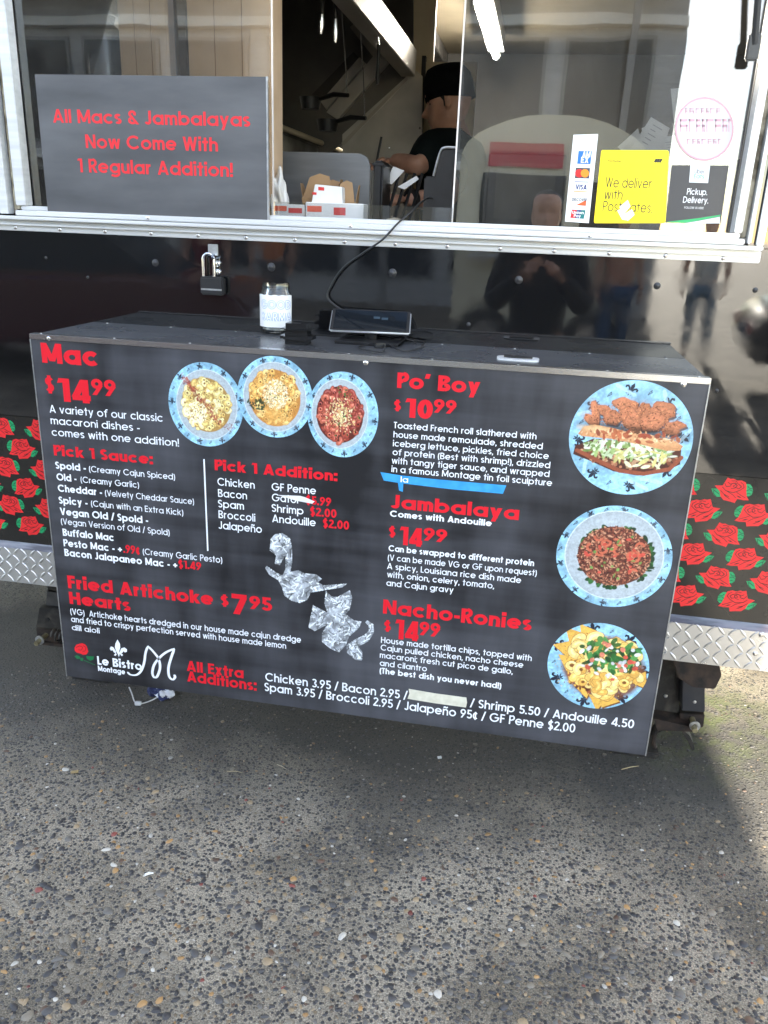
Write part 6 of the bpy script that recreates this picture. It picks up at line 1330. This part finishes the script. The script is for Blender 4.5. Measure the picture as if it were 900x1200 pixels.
def head_mesh(c, sc, yawdir):         # head of unit height sc, centre c, facing direction yawdir (2D angle)
    prof = [  # z, front, back, half width, nose, (in head heights; z=0 at chin)
        (-.02, .14, -.02, .10, 0), (.00, .28, .05, .16, 0), (.04, .335, .12, .21, 0), (.10, .345, .22, .25, 0), (.16, .33, .27, .275, 0), (.19, .36, .29, .285, .02), (.22, .335, .31, .29, 0), (.25, .365, .33, .295, .03), (.29, .33, .36, .30, .0), (.33, .335, .38, .305, .13), (.37, .335, .40, .31, .16), (.42, .33, .42, .315, .12), (.47, .325, .44, .315, .07), (.52, .315, .455, .315, .025), (.57, .345, .465, .32, .0), (.63, .355, .47, .325, 0), (.72, .345, .47, .33, 0), (.82, .30, .44, .31, 0), (.90, .22, .36, .25, 0), (.96, .11, .22, .15, 0), (1.0, .0, .05, .03, 0)]
    n = 32; V = []; F = []
    for z, f, b, wd, ns in prof:
        for k in range(n):
            a = 2*math.pi*k/n; ca, sa = math.cos(a), math.sin(a); x = (f if ca > 0 else b)*(abs(ca)**.85)*(1 if ca > 0 else -1); y = wd*(abs(sa)**.85)*(1 if sa > 0 else -1)
            if ca > 0: x += ns*math.exp(-(y/.055)**2)
            if .42 < z < .54 and ca > 0: x -= .035*math.exp(-((abs(y)-.13)/.07)**2)
            V.append((x, y, z-.5))
    for i in range(len(prof)-1):
        for k in range(n): F.append((i*n+k, i*n+(k+1) % n, (i+1)*n+(k+1) % n, (i+1)*n+k))
    F += [tuple(range(n))[::-1], tuple(range(len(V)-n, len(V)))]
    for sg in (-1, 1):                # ears
        b = len(V); m_ = 10
        for rr, yy in ((.55, .0), (1, .035), (.85, .06), (.45, .045)):
            for k in range(m_): a = 2*math.pi*k/m_; V.append((-.06+.055*rr*math.cos(a)-.02*math.sin(a), sg*(.295+yy), -.06+.105*rr*math.sin(a)))
        for i in range(3):
            for k in range(m_): F.append((b+i*m_+k, b+i*m_+(k+1) % m_, b+(i+1)*m_+(k+1) % m_, b+(i+1)*m_+k))
        F += [tuple(range(b, b+m_)), tuple(range(b+3*m_, b+4*m_))]
    return V, F
def make_head(c, sc, rot):
    V, F = head_mesh(c, sc, 0); me = bpy.data.meshes.new('h'); me.from_pydata(V, [], F); me.transform(Matrix.Translation(Vector(c)) @ rot.to_4x4() @ Matrix.Scale(sc, 4))
    bm = bmesh.new(); bm.from_mesh(me); bmesh.ops.recalc_face_normals(bm, faces=bm.faces[:]); bm.to_mesh(me); bm.free(); return me
def make_hand(wr, d, up, sc, curl=.7):
    """five-fingered hand from wrist wr pointing along d, palm normal -up"""
    d = Vector(d).normalized(); up = Vector(up); up = (up-d*up.dot(d)).normalized(); s = d.cross(up); wr = Vector(wr); ms = []
    ms.append(skinned([wr, wr+d*.045*sc, wr+d*.085*sc], [(0, 1), (1, 2)], [(.026*sc, .018*sc), (.036*sc, .014*sc), (.038*sc, .012*sc)], 2))
    for k, (o, L) in enumerate(((-.030, .072), (-.010, .082), (.010, .078), (.029, .062))):
        p0 = wr+d*.075*sc+s*o*sc; v = [p0]; dd = d.copy()
        for j, f in enumerate((.42, .32, .26)):
            dd = (dd*math.cos(curl)-up*math.sin(curl)*1.0).normalized() if j else (d*math.cos(curl*.6)-up*math.sin(curl*.6)); v.append(v[-1]+dd*L*f*sc)
        ms.append(skinned(v, [(0, 1), (1, 2), (2, 3)], [.0095*sc, .009*sc, .0085*sc, .0065*sc], 2))
    p0 = wr+d*.025*sc-s*.025*sc; ms.append(skinned([p0, p0-s*.022*sc+d*.022*sc-up*.01*sc, p0-s*.022*sc+d*.050*sc-up*.025*sc, p0-s*.012*sc+d*.07*sc-up*.035*sc], [(0, 1), (1, 2), (2, 3)], [.013*sc, .011*sc, .0095*sc, .007*sc], 2))
    return ms
SKIN = mat('skin', srgb(200, 156, 132), .5, 0, srgb(172, 126, 104), 14, bump=.12, bscale=120)
# cook at the window
YM = 1.72
hc = Vector(at(523, 119, YM)); HS = .222
hood_rot = Matrix.Rotation(math.pi, 3, 'Z') @ Matrix.Rotation(R_(14), 3, 'Y')
cook = root('person', 'cook in black beanie and dark shirt writing behind the serving window', 'person', (hc.x+.12, YM, .5))
nk = hc+Vector((.055, 0, -.115)); ch = hc+Vector((.05, 0, -.27)); pel = Vector((hc.x+.12, YM, 1.36)); flo = .5
Ls = Vector(at(513, 171, YM-.17)); Rs = Vector(at(531, 170, YM+.17))
Le = Vector(at(491, 195, YM-.34)); Lw = Vector(at(460, 187, YM-.24)); Re = Vector(at(524, 234, 1.15)); Rw = Vector(at(476, 234, 1.0))
body = [hc+Vector((.03, 0, -.06)), nk, ch, (ch+pel)/2, pel]
bv = [pel, (ch+pel)/2, ch, nk, hc+Vector((.025, 0, -.06)), Ls, (Ls+Le)/2, Le, (Le+Lw)/2, Lw, Rs, (Rs+Re)/2, Re, (Re+Rw)/2, Rw]
be = [(0, 1), (1, 2), (2, 3), (3, 4), (2, 5), (5, 6), (6, 7), (7, 8), (8, 9), (2, 10), (10, 11), (11, 12), (12, 13), (13, 14)]
brd = [(.13, .15), (.12, .15), (.12, .15), .056, .052, .058, .045, .038, .035, .025, .058, .045, .038, .035, .025]
nb_ = len(bv); legs = []
for sg in (-1, 1):
    hp_ = pel+Vector((0, sg*.09, -.05)); kn_ = Vector((pel.x-.01, YM+sg*.10, .93)); an = Vector((pel.x+.02, YM+sg*.11, .57)); to = Vector((pel.x-.12, YM+sg*.12, .53))
    i = len(bv); bv += [hp_, kn_, an, to]; be += [(0, i), (i, i+1), (i+1, i+2), (i+2, i+3)]; brd += [.085, .06, .042, .035]
parts = [skinned(bv, be, brd, 2), make_head(hc, HS, hood_rot)]
parts += make_hand(Lw, Vector((-.9, -.1, -.35)), Vector((-.3, .3, .9)), 1.0, .75); parts += make_hand(Rw, Vector((-1, -.1, .05)), Vector((0, -.2, 1)), 1.0, .5)
child(join_meshes(parts, .0042), 'body', SKIN, cook)
M_SHIRT = mat('dark_shirt', (.006, .009, .009), .9, 0, (.011, .015, .015), 12, spec=.1, bump=.3, bscale=40)
Lc = Ls+(Le-Ls)*.97; Rc = Rs+(Re-Rs)*.80
sv = [pel+Vector((0, 0, -.08)), (ch+pel)/2, ch, nk+Vector((.02, 0, -.012)), Ls, (Ls+Lc)/2, Lc, Rs, (Rs+Rc)/2, Rc]
child(skinned(sv, [(0, 1), (1, 2), (2, 3), (2, 4), (4, 5), (5, 6), (2, 7), (7, 8), (8, 9)], [(.15, .17), (.14, .17), (.138, .172), .088, .092, .072, .066, .09, .07, .066], 2), 'shirt', M_SHIRT, cook)
tv = [pel]; te = []; tr2 = [(.145, .165)]
for sg in (-1, 1):
    i = len(tv); tv += [pel+Vector((0, sg*.09, -.06)), Vector((pel.x-.01, YM+sg*.10, .93)), Vector((pel.x+.02, YM+sg*.11, .58))]; te += [(0, i), (i, i+1), (i+1, i+2)]; tr2 += [.10, .075, .06]
child(skinned(tv, te, tr2, 2), 'trousers', mat('dark_trousers', (.015, .015, .017), .8), cook)
def hpt(x, y, z): return Vector(hc)+hood_rot @ (Vector((x, y, z))*HS)
# beanie: cap over the skull with a folded brim
bn_ = MB(); n_ = 36; V = []; F = []
prof = [(-.01, 1.03), (.0, 1.075), (.06, 1.085), (.12, 1.085), (.20, 1.075), (.30, 1.03), (.38, .92), (.44, .74), (.475, .46), (.485, .02)]
for z, s in prof:
    for k in range(n_):
        a = 2*math.pi*k/n_; ca, sa = math.cos(a), math.sin(a); x = (.332 if ca > 0 else .475)*ca*s; y = .335*sa*s; zz = z+.055-(.0 if ca > 0 else .10*abs(ca))*max(0, 1-(z/.3)); V.append(hpt(x*(1+.008*math.sin(30*a)), y, zz+.04*(1 if s < .9 else 0)*(s < .9)))
for i in range(len(prof)-1):
    for k in range(n_): F.append((i*n_+k, i*n_+(k+1) % n_, (i+1)*n_+(k+1) % n_, (i+1)*n_+k))
F.append(tuple(range(len(V)-n_, len(V)))); bn_.add(V, F)
bn_.build('beanie', mat('black_knit', (.004, .0045, .005), .95, 0, (.007, .0075, .009), 60, spec=.1, bump=.5, bscale=160), cook, smooth='full')
hairm = mat('dark_hair', (.010, .008, .007), .7)
def patch(pts, name, m_, th=.012): 
    mb = MB(); mb.prism([hpt(*p) for p in pts], hood_rot @ Vector((0, .045*HS, 0))); mb.build(name, m_, cook, bevel=.001)
for sg in (1,):
    patch([(.02, .300, -.02), (.075, .292, .06), (.04, .305, .09), (-.01, .308, .06), (.0, .302, -.10), (.025, .298, -.12)], 'sideburn', hairm, .006)
    patch([(.30, .10, .055), (.285, .17, .075), (.25, .23, .055), (.265, .20, .04), (.295, .12, .03)], 'eyebrow', hairm, .004)
    patch([(.288, .10, -.005), (.275, .14, .015), (.25, .18, .00), (.262, .15, -.018)], 'eye', hairm, .003)
    patch([(.30, .02, -.26), (.27, .08, -.255), (.29, .05, -.25)], 'lips', mat('lip', srgb(160, 90, 78), .5), .004)
    patch([(.30, .0, -.42), (.25, .10, -.43), (.20, .14, -.46), (.28, .05, -.47)], 'beard', hairm, .004)
pn = Vector(Lw)+Vector((-.055, -.02, -.01)); tag(MB().tube([pn+Vector((-.01, 0, -.05)), pn+Vector((.012, .01, .085))], .0045, 8).build('pen', M_RUBBER, None, smooth=True, origin=tuple(pn)), 'black pen held upright in the cook\'s hand', 'pen')
wt = Rw+(Re-Rw)*.12; dr = (Re-Rw).normalized(); MB().tube([wt-dr*.008, wt+dr*.008], .034, 18).build('wristband', M_RUBBER, cook, smooth=True)

# ------------------------------------------------------------------ the yard behind the viewer, seen in glass and paint
def stander(x, y, h, face, top, leg, shoe, label, hairc=(.02, .015, .012), sleeve='short', arm='down'):
    r = root('person', label, 'person', (x, y, 0)); f = Vector((math.cos(face), math.sin(face), 0)); s = Vector((-f.y, f.x, 0)); o = Vector((x, y, 0)); k = h/1.75; Z = Vector((0, 0, 1))
    pel = o+Z*.93*k; chs = o+Z*1.32*k; nk = o+Z*1.48*k; hd = o+Z*1.62*k+f*.02
    bv = [pel, o+Z*1.12*k, chs, nk, hd]; be = [(0, 1), (1, 2), (2, 3), (3, 4)]; rd = [(.15*k, .11*k), (.13*k, .10*k), (.16*k, .11*k), .055*k, .05*k]
    tops = [[pel-Z*.03, o+Z*1.12*k, chs, nk-Z*.03], [(0, 1), (1, 2), (2, 3)], [(.17*k, .13*k), (.15*k, .125*k), (.175*k, .13*k), .07*k]]
    trs = [[pel], [], [(.16*k, .125*k)]]; hands = []
    for sg in (-1, 1):
        sh = o+Z*1.42*k+s*sg*.19*k; el = (sh+s*sg*.06*k-Z*.28*k) if arm == 'down' else (sh+s*sg*.05-Z*.24*k+f*.12*k); wr = (el-Z*.25*k+f*.06*k) if arm == 'down' else (el+f*.20*k+Z*.16*k-s*sg*.13)
        i = len(bv); bv += [sh, el, wr]; be += [(2, i), (i, i+1), (i+1, i+2)]; rd += [.06*k, .045*k, .032*k]; hands += make_hand(wr, (wr-el), s*sg, k, .5)
        j = len(tops[0]); q = el if sleeve == 'long' else sh+(el-sh)*.6
        tops[0] += [sh, q]+([wr] if sleeve == 'long' else []); tops[1] += [(2, j), (j, j+1)]+([(j+1, j+2)] if sleeve == 'long' else []); tops[2] += [.078*k, .066*k]+([.048*k] if sleeve == 'long' else [])
        hp_ = pel+s*sg*.09*k-Z*.05; kn_ = o+s*sg*.11*k+Z*.49*k+f*.02; an = o+s*sg*.12*k+Z*.08*k; to = an+f*.15*k-Z*.045*k
        i = len(bv); bv += [hp_, kn_, an, to]; be += [(0, i), (i, i+1), (i+1, i+2), (i+2, i+3)]; rd += [.085*k, .058*k, .04*k, .035*k]
        j = len(trs[0]); trs[0] += [hp_, kn_, an+Z*.03]; trs[1] += [(0, j), (j, j+1), (j+1, j+2)]; trs[2] += [.10*k, .075*k, .06*k]
        child(skinned([an+Z*.0-f*.03, to-f*.05+Z*.0, to+f*.03], [(0, 1), (1, 2)], [(.048*k, .05*k), (.045*k, .04*k), (.035*k, .03*k)], 2), 'shoe', shoe, r)
    rot = Matrix.Rotation(face, 3, 'Z'); hm = make_head(hd+Z*.03, .235*k, rot)
    child(join_meshes([skinned(bv, be, rd, 2), hm]+hands, .012), 'body', SKIN, r)
    child(skinned(*tops, 2), 'top', top, r); child(skinned(*trs, 2), 'trousers', leg, r)
    mb = MB(); V = []; F = []; n = 20; pf = [(-.30, .9), (0.0, 1.06), (.2, 1.07), (.36, .92), (.48, .6), (.54, .05)]
    for z, sc in pf:
        for q in range(n): a = 2*math.pi*q/n; ca = math.cos(a); V.append(hd+Z*.03+rot @ (Vector(((.30 if ca > 0 else .48)*ca*sc-.05, .335*math.sin(a)*sc, max(z, .22*(ca > .2)+z*(ca <= .2))))*(.235*k)))
    for i in range(len(pf)-1):
        for q in range(n): F.append((i*n+q, i*n+(q+1) % n, (i+1)*n+(q+1) % n, (i+1)*n+q))
    F.append(tuple(range(len(V)-n, len(V)))); mb.add(V, F); mb.build('hair', mat('hair_%d' % int(hairc[0]*999), hairc, .6), r, smooth='full')
def cl(name, c): return mat(name, c, .85, 0, tuple(q*.8 for q in c), 14, bump=.2, bscale=40)
JEAN, LJEAN, WSH = cl('blue_denim', (.035, .075, .15)), cl('light_denim', (.13, .25, .38)), cl('white_shoes', (.75, .74, .70))
stander(CAM[0]+.02, CAM[1]-.36, 1.66, math.pi/2, cl('black_jacket', (.012, .012, .014)), cl('black_jeans', (.015, .015, .018)), cl('black_shoes', (.02, .02, .02)), 'viewer in black jacket facing the trailer', sleeve='long', arm='up')
def mx_(px, D): return CAM[0]+(px-634)/948.0*D           # where a mirror image at column px stands when the light path is D long
for px, D, h, fc, tp_, lg, shs, lab in ((722, 9.4, 1.75, 1.2, cl('peach_shirt', (.55, .27, .18)), JEAN, WSH, 'person in peach top and blue jeans waiting in the yard'), (812, 11.0, 1.72, 1.9, cl('white_shirt', (.78, .77, .74)), LJEAN, WSH, 'person in white shirt and light jeans waiting in the yard'),
                                      (250, 9.6, 1.70, 1.3, cl('dark_red_top', (.18, .015, .02)), cl('navy_trousers', (.02, .025, .04)), WSH, 'person in dark red top waiting in the yard'), (330, 10.5, 1.8, 1.5, cl('orange_top', (.62, .22, .09)), cl('grey_trousers', (.10, .10, .10)), WSH, 'person in orange top waiting in the yard')):
    stander(mx_(px, D), WALL_Y-(D-2.03), h, fc, tp_, lg, shs, lab)
# building whose shade covers the trailer front
SX = 2.03+SUN_DX*12.6                                    # corner that throws the shade edge on the paving
YBD = -12.6
bld = root('building', 'dark modern building with wide roof overhang and rows of windows', 'building', (SX-9, YBD-4, 0))
M_SID = mat('grey_cladding', (.42, .42, .42), .5, .1, (.34, .34, .34), 2, (1, 1, 12), bump=.2, bscale=6, bstretch=(.1, .1, 30))
HB = 5.75
MB().box(SX-18, SX-.02, YBD-8, YBD-1.2, 0, HB-.3205).build('wall', M_SID, bld)
MB().box(SX-18.5, SX, YBD-8.5, YBD, HB-.32, HB).build('roof', mat('roof_edge', (.10, .10, .105), .5), bld)
MB().box(SX-18.45, SX-.05, YBD-1.19, YBD-.05, HB-.36, HB-.325).build('soffit', mat('timber_soffit', (.20, .13, .08), .6, 0, (.15, .09, .05), 6, (1, 20, 1)), bld)
gw = mat('far_window', (.02, .028, .036), .10, 0, ior=1.35); fw = mat('far_frame', (.20, .20, .20), .4)
for zb in (2.45, 4.75): MB().box(SX-17.9, SX-.03, YBD-1.195, YBD-.95, zb, zb+.16).build('balcony_band', mat('white_band', (.75, .74, .71), .6), bld)
for k in range(9):
    for z0, z1 in ((.5, 2.3), (2.75, 4.6)):
        x0 = SX-16.4+k*1.8; w_ = MB().box(x0, x0+1.5, YBD-1.2, YBD-1.14, z0, z1).build('window', fw, bld); MB().box(x0+.06, x0+1.44, YBD-1.139, YBD-1.13, z0+.06, z1-.06).build('pane', gw, w_)
for k in range(5): MB().box(SX-1.0-k*4, SX-.88-k*4, YBD-.6, YBD-.48, 0, HB-.37).build('post', fw, bld)
# cream food cart across the yard
cx, cy = mx_(640, 9.6), WALL_Y-(9.6-2.03); ct = root('food_cart', 'cream food cart with arched roof and red sign across the yard', 'food cart', (cx, cy, 0))
CC = mat('cream_cart', (.72, .66, .50), .5, 0, (.66, .60, .45), 2)
ar = [(-1.0, .45), (1.0, .45), (1.0, 2.2)]+[(math.cos(t)*1.0, 2.2+.45*math.sin(t)) for t in np.linspace(.15, 2.99, 14)]+[(-1.0, 2.2)]
MB().prism([(cx+a, cy, b) for a, b in ar], (0, -1.6, 0)).build('body', CC, ct, bevel=.02)
MB().box(cx-.75, cx+.15, cy-.01, cy+.03, 1.25, 2.05).build('hatch_opening', M_DARKI, ct); MB().box(cx-.8, cx+.2, cy+.031, cy+.35, 1.18, 1.22).build('ledge', M_ALU, ct)
MB().box(cx-.7, cx+.1, cy+.032, cy+.05, 2.12, 2.36).build('sign_panel', mat('red_sign', (.55, .05, .06), .5), ct); MB().box(cx+.35, cx+.8, cy-.005, cy+.02, 1.3, 2.0).build('window', gw, ct)
for sx in (-.6, .6):
    wh = MB().lathe((cx+sx, cy+.02, .32), [(.0, 0), (.32, 0), (.32, .18), (.0, .18)], 24, (0, -1, 0)).build('wheel', M_RUBBER, ct, smooth=True); MB().lathe((cx+sx, cy+.05, .32), [(.001, 0), (.17, 0), (.17, .03), (.001, .03)], 20, (0, -1, 0)).build('rim', M_STEEL, wh, smooth=True)
# parked car
def car(x, y, ang, colm, label):
    r = root('parked_car', label, 'car', (x, y, 0)); c, s = math.cos(ang), math.sin(ang)
    def T(a, b, z): return (x+a*c-b*s, y+a*s+b*c, z)
    side = [(-2.1, .32), (-2.15, .62), (-2.0, .86), (-1.3, .95), (-.75, 1.38), (.55, 1.42), (1.15, .98), (1.9, .88), (2.12, .66), (2.1, .32)]
    lo = [p for p in side if p[1] < 1.0]
    MB().prism([T(a, -.85, z) for a, z in lo], Vector(T(0, .85, 0))-Vector(T(0, -.85, 0))).build('body', colm, r, bevel=.06, seg=3, smooth=True)
    MB().prism([T(a, -.70, z) for a, z in [(-1.35, .93), (-.78, 1.36), (.55, 1.40), (1.2, .95)]], Vector(T(0, .70, 0))-Vector(T(0, -.70, 0))).build('cabin', gw, r, bevel=.04)
    MB().prism([T(a, -.66, z) for a, z in [(-.80, 1.37), (-.6, 1.45), (.4, 1.46), (.58, 1.40)]], Vector(T(0, .66, 0))-Vector(T(0, -.66, 0))).build('roof', colm, r, bevel=.02)
    ax = Vector((-s, c, 0))
    for a in (-1.3, 1.3):
        for b in (-.88, .66):
            wq = Vector(T(a, b, .32)); wh = MB().lathe(wq, [(.0, 0), (.32, 0), (.32, .22), (.0, .22)], 26, ax).build('wheel', M_RUBBER, r, smooth=True); MB().lathe(wq-ax*.01, [(.001, 0), (.2, 0), (.2, .24), (.001, .24)], 22, ax).build('rim', M_STEEL, wh, smooth=True)
    for b in (-.6, .6):
        for a, nm, cc in ((2.08, 'headlight', M_ALU), (-2.1, 'tail_light', mat('red_lens', (.4, .01, .01), .2))): MB().obox(T(a, b, .66), Vector((c, s, 0)), .05, ax, .16, (0, 0, 1), .06).build(nm, cc, r, bevel=.01)
car(5.45, WALL_Y-7.0, .12, mat('black_car_paint', (.012, .012, .014), .12, .2, coat=.6), 'black car parked in the sun across the yard')
car(mx_(30, 7.2), WALL_Y-5.6, -.1, mat('maroon_car_paint', (.06, .008, .012), .2, 0, coat=.5), 'dark maroon car added across the yard to darken the wall reflection')  # unseen car, added so the black wall reflects dark at the left
# string lights over the yard
for k, (x0, x1, z0, y) in enumerate(((-6, 6, 3.5, -5.2), (-7, 7, 4.1, -8.0))):
    q = [(x0+(x1-x0)*t, y+.5*t, z0+.35-.9*(t-t*t)*2*.5) for t in np.linspace(0, 1, 25)]; sl = root('string_lights', 'string of small bulbs hung over the yard, %s strand' % ('lower' if k == 0 else 'higher'), 'string lights', tuple(q[0]))
    MB().tube(q, .012, 6).build('wire', M_RUBBER, sl)
    bm_ = meshonly(MB().lathe((0, 0, 0), [(.008, 0), (.014, -.03), (.022, -.06), (.018, -.085), (.001, -.1)], 10), 'bulb', mat('bulb_glass', (.7, .68, .6), .2), True)
    for t in range(1, 24): inst(bm_, 'bulb', sl, q[t])
    for e in (0, -1): MB().tube([(q[e][0], q[e][1], 0), (q[e][0], q[e][1], q[e][2]+.1)], .05, 10).build('pole', M_DIRTY, sl)
